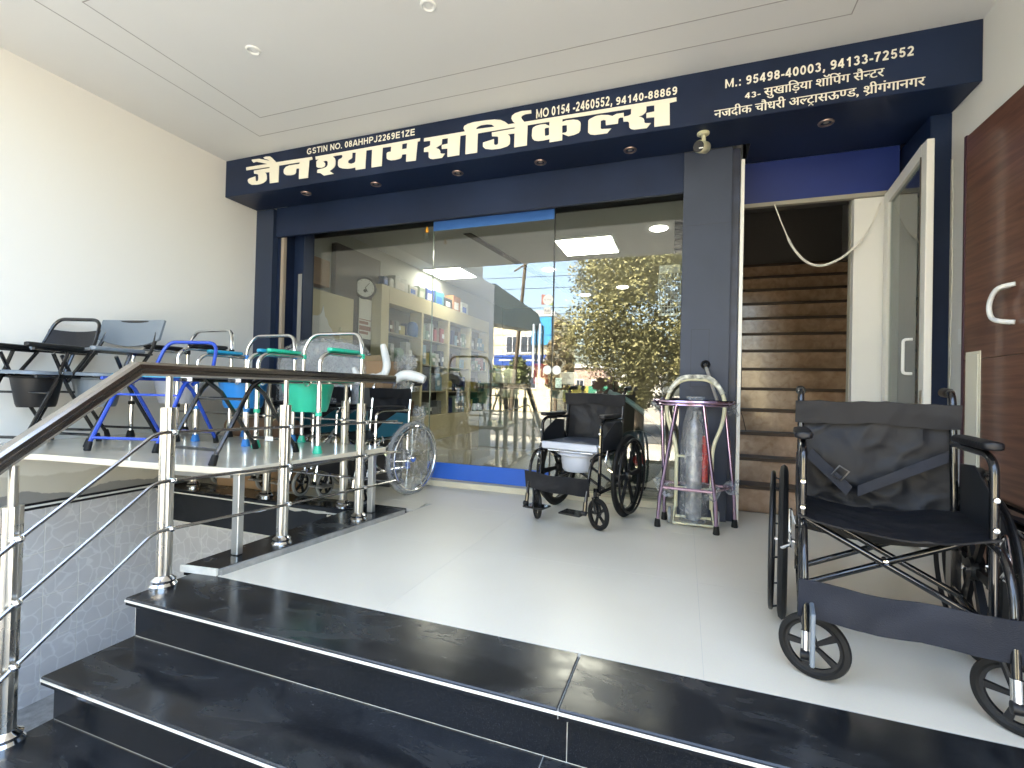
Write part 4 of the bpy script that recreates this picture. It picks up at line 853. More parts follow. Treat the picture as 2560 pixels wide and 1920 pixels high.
def wheelchair(label, loc, rz, tube_m=black_gloss, hub_m=black_plastic, tyre_m=rubber, pushrim=black_plastic, seat='sling', wire=False, guard=teal_panel, strap=True, hw=.225, R=.30, group="wheelchairs for sale on the porch", foot_left=1, foot_right=1, big=False, backfold=True, ra=.20, sw=(10, 10), AH=.697, low=False):
    t = thing("wheelchair", label, "wheelchair", loc, rz, group); r = .0115; n = 12 if big else 8
    hz = .90 if not low else .60; sz = .485
    if low: AH = .54
    for s in (-1, 1):
        x = s*hw
        # rear upright and push handle
        MB().tube(rounded([(x, .20, .20), (x, .205, min(.55, hz-.1)), (x, .235, hz-.035), (x, .25, hz), (x, .33, hz+.005)], .04, 5), r, n).build("back_post", tube_m, t)
        MB().tube([(x, .265, hz+.002), (x, .285, hz+.003), (x, .30, hz+.003), (x, .345, hz+.006), (x, .36, hz+.006)], [.014, .0185, .016, .0185, .014], n).build("push_grip", black_plastic, t)
        # armrest frame: from rear post, along, down to the front
        MB().tube(rounded([(x, .225, AH-.012), (x, -.11, AH-.012), (x, -.165, AH-.037), (x, -.175, .20)], .05, 6), r, n).build("arm_frame", tube_m, t)
        if not low: MB().pad(x-.028, x+.028, -.165, .15, AH, AH+.028).build("arm_pad", black_pad, t)
        MB().tube([(x, -.175, sz-.015), (x, .20, sz-.015)], r, n).build("seat_rail", tube_m, t)
        MB().tube([(x, -.175, .215), (x, .20, .215)], r, n).build("lower_rail", tube_m, t)
        # side guard
        if not low: MB().prism([(-.16, sz), (.19, sz), (.19, .66), (.05, .67), (-.10, .60), (-.16, .55)], x+s*.012, x+s*.015, 'yz').build("side_guard", guard, t)
        for (yy, zz) in ((-.178, .60), (-.178, .515)): MB().lathe([(.0001, .003), (.007, .002), (.008, -.004)], (x, yy-.010, zz), (0, -1, 0), 10).build("screw", chrome, t)
        # wheels
        w_ = mag_wheel(t, (x+s*.055, ra, R), (1, 0, 0), R, .032, tyre_m, hub_m, 6, "rear_wheel", None, pushrim, wire, s)
        MB().tube([(x, ra, R), (x+s*.085, ra, R)], .009, 8).build("axle", chrome, t)
        MB().box(x-.014, x+.014, ra-.03, ra+.03, .20, .36).build("axle_plate", tube_m, t)
        cy = -.27
        an = RAD(sw[0] if s < 0 else sw[1]); dx_, dy_ = sin(an), -cos(an)     # trail direction of this caster
        wx, wy = x+dx_*.035, cy+.035+dy_*.035; ax_ = Vector((cos(an), sin(an), 0))
        mag_wheel(t, (wx, wy, .10), ax_, .10, .026, rubber if tyre_m == rubber else tyre_m, black_plastic, 5, "front_caster", None, None, False, s)
        MB().tube([Vector((wx, wy, .10))-ax_*.021, Vector((x, cy+.035, .20))-ax_*.021, Vector((x, cy+.035, .205))+ax_*.021, Vector((wx, wy, .10))+ax_*.021], .0075, 6).build("caster_fork", black_plastic if tube_m != chrome else chrome, t)
        MB().lathe([(.0001, .026), (.008, .024), (.008, .018)], (wx, wy, .10), ax_, 10).lathe([(.0001, .026), (.008, .024), (.008, .018)], (wx, wy, .10), -ax_, 10).build("caster_bolt", chrome, t)
        MB().tube([(x, cy+.035, .195), (x, cy+.035, .255)], .013, 8).build("caster_stem", tube_m, t)
        MB().tube([(x, -.175, .215), (x, cy+.035, .24)], r, 8).build("caster_arm", tube_m, t)
        # leg rest hanger and footplate
        hx = x*.99
        MB().tube(rounded([(hx, -.165, sz-.015), (hx, -.25, sz-.02), (hx, -.315, sz-.09), (hx*.97, -.365, .16), (hx*.97, -.37, .13)], .06, 6), .0105, n).build("leg_rest_tube", tube_m, t)
        MB().tube([(hx*.97, -.362, .19), (hx*.97, -.372, .115)], .0135, 10).build("leg_rest_sleeve", chrome if big else tube_m, t)
        up = (foot_left if s < 0 else foot_right)
        if up == 1:      # plate folded down, level
            MB().rbox(min(hx*.95, hx*.95-s*.15), max(hx*.95, hx*.95-s*.15), -.43, -.31, .108, .120, .004).build("footplate", tube_m if tube_m != chrome else steel, t)
        elif up == 2:    # plate folded up
            MB().rbox(hx-s*.02-.006, hx-s*.02+.006, -.44, -.33, .12, .27, .003).build("footplate", grey_plastic, t)
        MB().lathe([(.0001, .016), (.014, .014), (.016, -.014), (.0001, -.016)], (hx*.97, -.378, .125), (1, 0, 0), 12).build("footplate_hinge", black_plastic, t)
        # brake lever
        MB().tube(rounded([(x+s*.02, -.10, .44), (x+s*.035, -.13, .50), (x+s*.035, -.17, .42), (x+s*.03, -.11, .36)], .015), .0045, 6).build("brake_lever", chrome, t)
        MB().tube([(x+s*.03, -.115, .37), (x+s*.06, -.105, .35)], .006, 6).build("brake_pad", chrome, t)
    # cross brace
    for s in (-1, 1):
        for yy in (-.08, .12):
            MB().tube([(s*hw, yy+s*.008, sz-.02), (-s*hw, yy+s*.008, .225)], .0105, n).build("cross_brace", tube_m, t)
    MB().lathe([(.0001, .026), (.008, .024), (.008, -.02)], (0, -.08, .355), (0, -1, 0), 10).build("brace_bolt", chrome, t)
    # back fabric with folded flap
    hb = hw+.004
    if not low: MB().sheet(lambda u, v: ((u-.5)*2*hb, .212+.028*v+.022*(1-(2*u-1)**2)*(1-.3*v)-crease(u, v, loc[0],   .013 if big else .010), sz-.035+(.84-sz+.035)*v), *((44, 40) if big else (24, 20)), .006).build("backrest", fabric, t)
    if backfold and not low:
        MB().sheet(lambda u, v: ((u-.5)*2*(hb+.014), .212+.012*(1-v)-.012+.016*(1-(2*u-1)**2), .775+.085*v-.006*sin(3*pi*u)*(1-v)+crease(u, v*.5, loc[0]+9, .007)), 36, 6, .012).build("backrest_flap", fabric, t)
    if seat == 'sling':
        MB().sheet(lambda u, v: ((u-.5)*2*(hw+.012), -.19+.39*v, sz+.008-.035*(1-(2*u-1)**2)*(1-.25*v)+crease(u, v, loc[0]+5, .008)), *((40, 24) if big else (20, 10)), .006).build("seat", fabric, t)
    else:
        MB().rbox(-hw+.012, hw-.012, -.20, .18, sz-.01, sz+.04, .008).build("seat_board", pale_plastic, t)
        MB().sheet(lambda u, v: ((u-.5)*2*(hw-.03), -.185+.35*v, sz+.041+.018*(1-(2*u-1)**4)*(1-(2*v-1)**4)), 14, 10, .01).build("seat_pad", grey_plastic if False else mat("slate_seat_pad", (.05, .06, .085), .35), t)
        MB().lathe([(.15, .0), (.152, -.006), (.125, -.02), (.135, -.028), (.132, -.036), (.108, -.042), (.098, -.13), (.085, -.148), (.0001, -.150)], (0, -.06, sz-.015), n=28, sx=1.05, sy=.9).build("bucket", pale_plastic, t)
        MB().tube([(-.17, -.17, sz-.02), (.17, -.17, sz-.02)], .006, 6).build("bucket_rail", chrome, t)
    if strap:
        MB().sheet(lambda u, v: ((u-.5)*2*(hw+.012), -.352+.035*(1-(2*u-1)**2)-.02*v+crease(u, v*.4, 2., .008), .225+.115*v-.02*(1-(2*u-1)**2)+.003*sin(12*u)), 30, 5, .004).build("calf_strap", strap_m if big else fabric, t)
    if big:
        MB().sheet(lambda u, v: (-hw+.02+.13*u+.018*v, .196-.03*u, .64-.13*u+.035*v), 6, 2, .003).build("safety_belt", strap_m, t)
        MB().sheet(lambda u, v: (hw-.02-.26*u+.0*v, .19-.02*u, .66-.15*u+.04*v), 8, 2, .003).build("safety_belt", strap_m, t)
        bx_, bz_ = -hw+.075, .60
        for (a, b_, c_, d_) in ((-.022, .022, .012, .018), (-.022, .022, -.018, -.012), (-.022, -.016, -.012, .012), (.016, .022, -.012, .012)):
            pass
        MB().tube([(-.13, .165, .585), (-.105, .165, .62), (-.075, .165, .60), (-.10, .165, .565)], .0035, 6, closed=True).build("belt_buckle", mat("dark_buckle", (.10, .10, .10), .35, .6), t)
        # flaps under the seat
        MB().sheet(lambda u, v: ((u-.5)*2*hw*.95, .10+.02*u, .45-.07*(1-v)-.02*sin(pi*u)), 10, 3, .003).build("seat_pocket", fabric, t)
    return t
wheelchair("large black wheelchair in the right foreground with empty sling seat and calf strap", (.634, 1.95, 0), RAD(-10), big=True, foot_left=2, foot_right=0, guard=mat("black_side_guard", (.012, .014, .018), .4), hw=.232, sw=(75, 60), AH=.735)
wheelchair("black commode wheelchair with grey seat and pale bucket in front of the shop glass", (-.68, 3.35, 0), RAD(-14), seat='commode', foot_left=1, foot_right=1, guard=MATS["black_side_guard"], R=.29, ra=.19, hw=.22, sw=(45, 62))
sw = wheelchair("chrome wheelchair with clear wrapped spoked wheel and teal side guard beside the glass door", (-2.39, 3.27, 0), RAD(-8), tube_m=chrome, tyre_m=grey_rubber, pushrim=chrome, wire=True, R=.295, hub_m=chrome, hw=.21)
sw2 = wheelchair("chrome wheelchair with black upholstery just behind the rail end, left of the spoked one", (-3.0, 3.27, 0), RAD(-6), tube_m=chrome, tyre_m=grey_rubber, pushrim=chrome, wire=True, R=.295, hub_m=chrome, hw=.21)
wheelchair("dark wheelchair parked deep behind the stone table near the left wall", (-3.66, 3.36, 0), RAD(8), tyre_m=grey_rubber, hw=.20)
# plastic wrap round the spoked wheel
Ct = Vector((0, 0, 0))
wrap = thing("plastic_wheel_wrap", "clear plastic sheet wrapped round the near wheel of the chrome wheelchair", "plastic wrap", (-2.39, 3.27, 0), RAD(-8))
MB().lathe([(.05, .03), (.2, .036), (.29, .028), (.305, .0), (.30, -.03)], (.265+.012, .20, .295), (1, 0, 0), 40).build("film", film, wrap)
# folded black wheelchair against the right wall, behind the large one
fw = wheelchair("black wheelchair with folded-down back squeezed between the large one and the brown door", (1.15, 1.98, 0), RAD(-6), foot_left=2, foot_right=0, low=True, hw=.12, R=.29, guard=MATS["black_side_guard"], strap=False)
# =================================================================== STOOL AND CYLINDER TROLLEY by the slate pillar
sb = thing("bath_stool", "tall violet chrome stool frame with ring top and torn plastic before the slate pillar", "stool frame", (.055, 3.36, 0))
def ring(mb, c, rx, ry, z, r, n=36, tilt=0): mb.tube([(c[0]+rx*cos(2*pi*k/n), c[1]+ry*sin(2*pi*k/n), z+tilt*sin(2*pi*k/n)) for k in range(n)], r, 8, closed=True); return mb
ring(MB(), (0, 0), .245, .17, .825, .013).build("ring_top", purple_chrome, sb)
ring(MB(), (0, 0), .225, .155, .805, .008).build("ring_top", purple_chrome, sb)
feet = [(-.205, -.06), (.15, -.10), (.275, .13), (-.17, .14)]; tops = [(-.10, -.145), (.06, -.155), (.20, .10), (-.20, .09)]
for (fx, fy), (tx, ty_) in zip(feet, tops):
    MB().tube([(fx, fy, .03), (fx*.9+tx*.1, fy*.9+ty_*.1, .2), (tx, ty_, .805)], .012, 10).build("leg", purple_chrome, sb)
    MB().lathe([(.019, 0), (.021, .005), (.016, .05), (.013, .052)], (fx, fy, 0), n=14).build("rubber_foot", rubber, sb)
def lerp(a, b, t): return a+(b-a)*t
lv = [(lerp(f[0], t_[0], .3), lerp(f[1], t_[1], .3), .265) for f, t_ in zip(feet, tops)]
for a, b in ((0, 1), (1, 2), (2, 3), (3, 0)): MB().tube([lv[a], lv[b]], .0105, 8).build("brace_tube", purple_chrome, sb)
for i, (x, y, z) in enumerate([(-.20, .02, .28), (.25, .10, .29), (-.16, -.05, .27), (.12, -.09, .275), (.24, .12, .80), (-.22, .05, .79)]):
    random.seed(i); b = MB()
    b.sheet(lambda u, v: (x+.07*(u-.5)+.02*sin(9*v), y+.05*(v-.5)+.02*sin(7*u), z+.05*sin(3*u+4*v+i)-.02), 6, 6).build("torn_plastic", film_milky, sb)
tr = thing("cylinder_trolley", "cream tubular two wheeled cylinder trolley standing inside the violet stool frame", "trolley", (.07, 3.43, 0))
arch = rounded([(-.11, -.02, .12), (-.11, -.02, .52), (-.175, -.02, .70), (-.185, -.02, .86), (-.10, -.02, .975), (.10, -.02, .975), (.185, -.02, .86), (.175, -.02, .70), (.11, -.02, .52), (.11, -.02, .12)], .07, 6)
MB().tube(arch, .0125, 10).build("trolley_frame", cream_tube, tr)
for z in (.46, .25, .06): MB().tube([(-.11, -.03, z), (.11, -.03, z)], .009, 8).build("cross_bar", cream_tube, tr)
MB().tube([(-.115, -.02, .12), (-.125, -.06, .02), (.125, -.06, .02), (.115, -.02, .12)], .008, 8).build("foot_frame", cream_tube, tr)
for s in (-1, 1): mag_wheel(tr, (s*.15, .0, .055), (1, 0, 0), .055, .022, grey_rubber, white_plastic, 5, "trolley_wheel")
MB().tube(rounded([(-.17, -.03, .88), (-.10, -.03, .99), (.10, -.03, .99), (.17, -.03, .88)], .06), .016, 10).build("handle_wrap", mat("torn_foam_wrap", (.5, .5, .44), .7, vary=.8, scale=25, bump=.6, bscale=60), tr)
cy_ = thing("wrapped_cylinder", "narrow silver cylinder and red tube bagged in shiny clear plastic on the cream trolley", "gas cylinder", (.07, 3.40, 0))
MB().lathe([(.0001, .05), (.045, .05), (.05, .07), (.05, .62), (.04, .68), (.016, .72), (.016, .76), (.0001, .76)], n=22).build("cylinder", mat("silver_wrap_foil", (.36, .37, .39), .3, .6, vary=.4, scale=14, bump=1., bscale=22), cy_)
MB().tube([(.065, .0, .30), (.068, -.005, .60)], .022, 10).build("red_tube", red_m, cy_)
MB().lathe([(.085, .03), (.092, .12), (.085, .3), (.09, .5), (.075, .68), (.045, .80), (.06, .86)], n=26).build("plastic_bag", film, cy_)
wpp = thing("leaning_pipe", "grey pipe with black ball end leaning on the slate pillar above the stool", "pipe")  # grey pipe leaning out from the shutter lock hole
MB().tube([(.135, 3.585, 1.08), (.165, 3.54, .98), (.22, 3.50, .80)], .011, 8).build("shaft", mat("grey_shaft", (.30, .29, .28), .35), wpp)
MB().lathe([(.0001, -.018), (.015, -.012), (.019, 0), (.015, .012), (.0001, .018)], (.135, 3.575, 1.083), (0, -1, .3), 14).build("ball_end", black_plastic, wpp)

# =================================================================== GOODS BEHIND THE TABLE
rollr = thing("cardboard_roll", "brown cardboard roll with cream end bands lying behind the stone table", "cardboard roll")
MB().lathe([(.0001, -.34), (.085, -.34), (.085, .34), (.0001, .34)], (-3.36, 3.10, .50), (1, 0, 0), 28).build("roll_body", mat("reddish_brown_roll", (.20, .12, .075), .6, vary=.15, scale=6), rollr)
for x in (-3.66, -3.5, -3.2, -3.06): MB().lathe([(.0855, -.012), (.0885, -.01), (.0885, .01), (.0855, .012)], (x, 3.10, .50), (1, 0, 0), 28).build("end_band", cream_tube, rollr)
tag(rbox("brown_carton", cardboard, (-3.75, -3.0, 3.0, 3.2, .0, .41), None, .006), "brown carton under the cardboard roll behind the table", "carton")
mtt = thing("wrapped_mattress", "grey folded mattress in clear plastic standing against the glass behind the green commode chair", "mattress")
def puff(u, v):
    a = 2*pi*u; b = -pi/2+pi*v; e = .5; f = lambda t: math.copysign(abs(t)**e, t)
    wob = 1+.03*sin(5*a+3*b)
    return (-3.20+.50*f(cos(a))*f(cos(b))*wob, 3.62+.085*f(sin(a))*f(cos(b)), .84+.42*f(sin(b))*(1+.05*sin(3*a)))
MB().sheet(puff, 36, 18).build("mattress_body", mat("pale_grey_quilt", (.40, .41, .42), .6, vary=.25, scale=4, bump=.5, bscale=9), mtt)
def puff2(u, v):
    p = puff(u, v); return (-3.20+(p[0]+3.20)*1.06, 3.62+(p[1]-3.62)*1.25, .84+(p[2]-.84)*1.07+.012*sin(14*u+9*v))
MB().sheet(puff2, 36, 18).build("plastic_cover", film, mtt)
cb = thing("open_carton", "tan cardboard carton peeping out above the wheelchairs in front of the glass", "carton", (-2.62, 3.66, .0), RAD(-12))
rbox("carton_body", cardboard, (-.16, .16, -.09, .09, .86, 1.10), cb, .004)
MB().add([(-.16, -.09, 1.10), (.16, -.09, 1.10), (.19, -.15, 1.145), (-.17, -.14, 1.14)], [(0, 1, 2, 3)]).build("carton_flap", mat("pale_carton_inside", (.5, .38, .25), .8), cb)
tag(box("goods_stand", mat("dark_goods_stand", (.05, .05, .05), .6), (-2.80, -2.40, 3.56, 3.76, .0, .86)), "dark stand hidden behind the chrome wheelchairs that carries the tan carton", "stand")
def soft(name, label, pts, r, m, group=None):
    o = MB().tube(smooth(pts, 5), r, 12).build(name, m); tag(o, label, "foam support", group); return o
wf = mat("white_wrapped_foam", (.72, .74, .74), .35, vary=.06, scale=10, bump=.4, bscale=25)
def taper(n, r): return [r*(.55+.45*sin(pi*(.12+.76*i/(n-1)))) for i in range(n)]
P1_ = [(-2.46, 3.50, 1.235), (-2.43, 3.49, 1.16), (-2.40, 3.48, 1.06), (-2.42, 3.47, .98), (-2.50, 3.46, .955)]
soft("foam_neck_support", "white bent foam support sticking up beside the tan carton", P1_, taper(21, .034), wf, None)
P2_ = [(-2.73, 3.47, 1.03), (-2.68, 3.46, .965), (-2.58, 3.45, .95), (-2.50, 3.45, .965)]
soft("foam_neck_support", "white curved foam support lying in front of the tan carton", P2_, taper(16, .030), wf, None)
P3_ = [(-2.33, 3.50, .93), (-2.24, 3.50, .975), (-2.14, 3.52, .965), (-2.06, 3.54, .94)]
soft("foam_neck_support", "white foam wedge lying on the backrest of the spoked wheelchair", P3_, taper(16, .045), wf, None)
MBb = thing("clear_plastic_bag", "crumpled clear plastic bag standing up behind the wheelchair backrests", "plastic bag")
MB().sheet(lambda u, v: (-2.36+.14*cos(2*pi*u)*(1-.35*v)+.02*sin(11*v+6*u), 3.70+.07*sin(2*pi*u)*(1-.3*v), .84+.33*v+.02*sin(13*u)), 30, 14).build("film", film_milky, MBb)
MBc = thing("clear_plastic_bag", "crumpled clear plastic bag hanging behind the spoked wheel by the blue door band", "plastic bag")
MB().sheet(lambda u, v: (-2.17+.07*cos(2*pi*u)*(1-.3*v)+.015*sin(9*v+6*u), 3.64+.05*sin(2*pi*u), .40+.30*v+.02*sin(11*u)), 26, 12).build("film", film_milky, MBc)

# =================================================================== INSIDE THE SHOP
si = thing("shop_interior", "lit interior of the medical shop behind the glass, cream walls and ceiling", "shop room")
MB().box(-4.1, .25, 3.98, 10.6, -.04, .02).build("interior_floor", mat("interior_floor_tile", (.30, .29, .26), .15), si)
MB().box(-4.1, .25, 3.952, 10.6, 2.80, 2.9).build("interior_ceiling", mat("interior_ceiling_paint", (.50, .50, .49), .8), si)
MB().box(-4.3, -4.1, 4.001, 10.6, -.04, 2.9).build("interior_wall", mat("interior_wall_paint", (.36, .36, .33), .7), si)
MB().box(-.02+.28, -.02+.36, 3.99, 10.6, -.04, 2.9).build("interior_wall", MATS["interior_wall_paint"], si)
MB().box(-4.1, .26, 10.6, 10.7, -.04, 2.9).build("interior_wall", mat("shade_dark_rear_wall", (.05, .05, .048), .8), si)  # near-black wall colour stands in for the dim depth of the room
MB().prism([(-2.62, 5.35), (-2.52, 5.35), (-1.95, 10.5), (-2.08, 10.5)], 2.790, 2.7995, 'xy').build("dark_ceiling_strip", dark_lam, si)
def led(x0, x1, y0, y1, label):
    t = thing("ceiling_panel_light", label, "ceiling light"); rbox("panel_frame", white_plastic, (x0-.02, x1+.02, y0-.02, y1+.02, 2.775, 2.799), t, .003)
    box("light_panel", lamp_on, (x0, x1, y0, y1, 2.770, 2.7745), t)
led(-1.58, -.88, 5.86, 6.55, "bright square ceiling panel light inside the shop above the door handles")
led(-4.02, -3.38, 6.78, 7.42, "bright square ceiling panel light inside the shop near the cream shelves")
for (x, y, lb) in ((-.317, 5.80, "glowing round downlight inside the shop, right beside the slate pillar"), (-2.07, 7.33, "glowing round downlight inside the shop above the printed sticker"),
                   (-1.90, 9.44, "small glowing round downlight in front of the mirrored tree"), (-1.1, 8.9, "glowing round downlight far back in the shop ceiling")):
    t = thing("round_ceiling_light", lb, "ceiling light", (x, y, 2.799)); MB().lathe([(.0001, -.012), (.085, -.012), (.10, -.004), (.10, 0)], n=28).build("lamp_disc", lamp_on, t)
for (x, y, lb) in ((-3.06, 5.2, "small white knob on the shop ceiling left of the swinging door"), (-.42, 4.6, "small white knob on the shop ceiling near the slate pillar")):
    tag(MB().lathe([(.0001, -.10), (.03, -.085), (.035, -.06), (.02, -.04), (.02, 0)], (x, y, 2.80), n=16).build("ceiling_knob", white_plastic), lb, "ceiling knob")  # plain white knob on the ceiling, use unknown
# shrine cabinet with ogee niche
mc = thing("shrine_cabinet", "cream cabinet with a pointed arch niche on the left wall inside the shop", "cabinet")
rbox("cabinet_body", cream_lam, (-4.095, -3.94, 4.09, 4.97, .0, 1.96), mc, .004)
niche = [(4.10, 1.12), (4.66, 1.12), (4.66, 1.42), (4.60, 1.46), (4.585, 1.53), (4.53, 1.57), (4.50, 1.64), (4.46, 1.67), (4.43, 1.79), (4.40, 1.70), (4.35, 1.665), (4.28, 1.655), (4.20, 1.62), (4.16, 1.56), (4.10, 1.53)]
MB().prism(niche, -3.9395, -3.934, 'yz').build("niche_panel", mat("white_niche_laminate", (.66, .66, .66), .5), mc)
rbox("cabinet_shelf", white_plastic, (-3.94, -3.86, 4.09, 4.68, 1.08, 1.12), mc, .003)
box("cabinet_handle", cream_tube, (-3.94, -3.925, 4.72, 4.735, 1.40, 1.58), mc)
for (y, w, h_) in ((4.14, .07, .10), (4.24, .08, .08), (4.36, .06, .09)): tag(rbox("framed_picture", mat("brown_picture_frame", (.16, .07, .05), .5), (-3.91, -3.885, y, y+w, 1.121, 1.121+h_), None, .003), {4.14: "tall brown framed picture at the left end of the niche shelf", 4.24: "wide brown framed picture in the middle of the niche shelf", 4.36: "small brown framed picture at the right end of the niche shelf"}[y], "picture frame")
tag(rbox("wall_box", cardboard, (-4.095, -3.95, 4.20, 4.54, 2.02, 2.33), None, .006), "brown carton standing on top of the shrine cabinet", "carton")
colu = thing("dark_wall_panel", "dark brown laminate panel behind the wall clock", "wall panel"); rbox("panel", dark_lam, (-4.095, -4.02, 4.72, 5.62, .0, 2.62), colu, .004)
ck = thing("wall_clock", "round black rimmed wall clock with white face on the dark panel", "clock")
cx = (-3.96, 5.21, 2.16); axc = (.75, -.66, 0)
MB().lathe([(.0001, .004), (.118, .004), (.122, .02), (.142, .022), (.148, .008), (.148, -.02)], cx, axc, 36).build("clock_rim", black_plastic, ck)
MB().lathe([(.0001, .0065), (.117, .0065)], cx, axc, 36).build("clock_face", mat("white_clock_face", (.75, .76, .76), .5), ck)
A_ = Vector(axc).normalized(); U_ = Vector((0, 0, 1)).cross(A_).normalized(); Z_ = Vector((0, 0, 1)); C_ = Vector(cx)+A_*.010
for nm, ang, ln_, w in (("hour_hand", 215, .06, .006), ("minute_hand", 320, .085, .004)):
    d_ = U_*sin(RAD(ang))*-1+Z_*cos(RAD(ang)); MB().tube([C_, C_+d_*ln_], w, 5).build(nm, black_plastic, ck)
mk = MB()
for i in range(12):
    d_ = U_*sin(2*pi*i/12)+Z_*cos(2*pi*i/12); mk.tube([C_-A_*.002+d_*.095, C_-A_*.002+d_*.11], .0025, 4)
mk.build("hour_marks", black_plastic, ck); MB().lathe([(.0001, .012), (.022, .011), (.022, .007)], Vector(cx)-Z_*.04, axc, 16).build("clock_logo", black_plastic, ck)
cal = thing("wall_calendar", "wall calendar with brown printed lower half hanging under the clock", "calendar")
MB().box(-4.012, -4.006, 5.16, 5.42, 1.50, 2.03).build("calendar_sheet", paper, cal)
cg = MB()
for i, (z, h_) in enumerate(((1.56, .035), (1.61, .06), (1.69, .04), (1.745, .012))): cg.box(-4.0055, -4.005, 5.17, 5.41 if i % 2 else 5.36, z, z+h_)
cg.build("printed_bars", mat("brown_print", (.30, .13, .10), .6), cal)
# display shelving
dsv = thing("display_shelving", "long cream display shelving with dark glazed bays along the left wall of the shop", "shelving")
XF = -3.86
rbox("end_panel", cream_lam, (-4.095, XF, 5.44, 5.62, .0, 2.26), dsv, .004)
box("back_panel", mat("shade_dark_bay_back", (.06, .055, .045), .6), (-4.095, -4.07, 5.62, 9.2, .0, 2.26), dsv)  # dark back colour stands in for shade inside the bays
rbox("top_fascia", cream_lam, (-4.09, XF, 5.62, 9.2, 2.03, 2.26), dsv, .004)
rbox("base_fascia", cream_lam, (-4.09, XF, 5.62, 9.2, .0, .42), dsv, .004)
for y in (6.52, 7.42, 8.32, 9.18): rbox("divider", cream_lam, (-4.07, XF, y-.03, y+.03, .421, 2.029), dsv, .003)
for z in (.80, 1.22, 1.62):
    for y0 in (5.621, 6.551, 7.451, 8.351): box("shelf", mat("shelf_board", (.35, .31, .22), .5), (-4.07, XF-.02, y0, y0+.866 if y0 < 8.3 else y0+.79, z, z+.018), dsv)
random.seed(11)
gcol = [("white", (.7, .7, .68)), ("navy", (.02, .04, .16)), ("grey", (.3, .31, .32)), ("pale green", (.35, .5, .4)), ("red", (.45, .04, .04)), ("black", (.02, .02, .025)), ("pale blue", (.3, .5, .62)), ("brown", (.22, .12, .08)), ("yellow", (.6, .5, .15))]
bays = ["first", "second", "third", "fourth"]; shl = ["bottom", "lower", "middle", "top"]; cnt = {}
used = set()
for bi, y0 in enumerate((5.64, 6.57, 7.47, 8.37)):
    for si_, z0 in enumerate((.43, .822, 1.242, 1.642)):
        y = y0+.04; k = 0
        while y < y0+.72:
            w = random.uniform(.07, .17); h_ = random.uniform(.10, .31); cn, cc_ = random.choice(gcol); m = mat("goods_"+cn.replace(" ", "_"), tuple(q*.6 for q in cc_), .45, vary=.2, scale=20)  # goods colours darkened to imitate the dimness of the shelf bays
            lb = f"{cn} packed box, number {['one','two','three','four','five','six','seven','eight','nine','ten'][k]} on the {shl[si_]} shelf of the {bays[bi]} shelving bay"
            o = rbox("goods_box", m, (-4.05, -3.95+random.uniform(0, .05), y, y+w, z0, z0+h_), None, .006)
            if random.random() < .5: box("goods_label", paper, (-3.949+.05, -3.9485+.05, y+w*.2, y+w*.8, z0+h_*.3, z0+h_*.6), o)
            tag(o, lb, "box", "goods on the cream shelving"); y += w+random.uniform(.005, .035); k += 1
dg_ = MB()
for y0 in (5.625, 6.555, 7.455): dg_.box(XF-.012, XF-.008, y0, y0+.86, .425, 2.025)
bg_ = thing("blue_bag", "rounded blue bag in the top bay of the cream shelving", "bag"); 
MB().lathe([(.0001, -.12), (.08, -.11), (.115, -.05), (.115, .04), (.08, .10), (.0001, .12)], (-3.90, 6.30, 1.75), (0, 0, 1), 20, .6, 1).build("bag_body", mat("bag_blue", (.02, .10, .30), .5), bg_)
y = 5.50
for i, (w, d, h_, cn, c) in enumerate([(.12, .1, .12, "navy", (.02, .05, .2)), (.1, .12, .13, "white", (.7, .7, .66)), (.34, .18, .2, "grey white", (.55, .56, .55)), (.24, .16, .14, "white", (.72, .72, .7)), (.2, .16, .18, "pale green", (.45, .55, .42)), (.26, .18, .2, "blue and white", (.04, .10, .42)), (.3, .18, .22, "teal", (.05, .2, .25)), (.28, .18, .17, "black", (.03, .03, .03)), (.3, .18, .26, "orange brown", (.35, .14, .05)), (.3, .18, .2, "white", (.6, .6, .6))]):
    o = rbox("top_box", mat("top_"+cn.replace(" ", "_"), c, .45, vary=.25, scale=12), (XF-.02-d, XF-.02, y, y+w, 2.261, 2.261+h_), None, .012)
    box("box_print", paper if i % 3 else bright_blue, (XF-.0195, XF-.019, y+w*.15, y+w*.7, 2.28, 2.28+h_*.5), o)
    tag(o, f"{cn} box on top of the cream shelving, {['nearest the clock','second from the clock','third from the clock','fourth from the clock','fifth from the clock','sixth from the clock','seventh from the clock','eighth from the clock','ninth from the clock','farthest from the clock'][i]}", "box", "boxes on top of the cream shelving"); y += w+.03
# counter with goods
ct = thing("glass_counter", "cream and glass sales counter in the middle of the shop", "counter")
rbox("counter_body", mat("pale_grey_counter", (.34, .35, .33), .5), (-2.9, -1.3, 6.6, 7.2, .02, .55), ct, .006)
MB().box(-2.9, -1.3, 6.6, 6.61, .56, .95).box(-2.9, -1.3, 6.6, 7.2, .951, .962).build("counter_glass", shop_glass, ct)
rbox("counter_shelf", cream_lam, (-2.88, -1.32, 6.62, 7.18, .74, .76), ct, .003)
for i, (x, z, w, h_, c, cn, pl_s) in enumerate([(-2.7, .963, .25, .22, (.6, .62, .6), "pale grey", "left end of the counter top"), (-2.1, .963, .16, .3, (.5, .04, .04), "red", "middle of the counter top"), (-1.7, .963, .22, .18, (.7, .7, .68), "white", "right end of the counter top"), (-2.6, .761, .3, .12, (.7, .7, .68), "white", "left side of the counter shelf"), (-1.9, .761, .3, .12, (.05, .2, .25), "teal", "right side of the counter shelf")]):
    tag(rbox("counter_box", mat("counter_"+cn.replace(" ", "_"), c, .5), (x, x+w, 6.72, 6.95, z, z+h_), None, .008), f"{cn} box at the {pl_s}", "box")
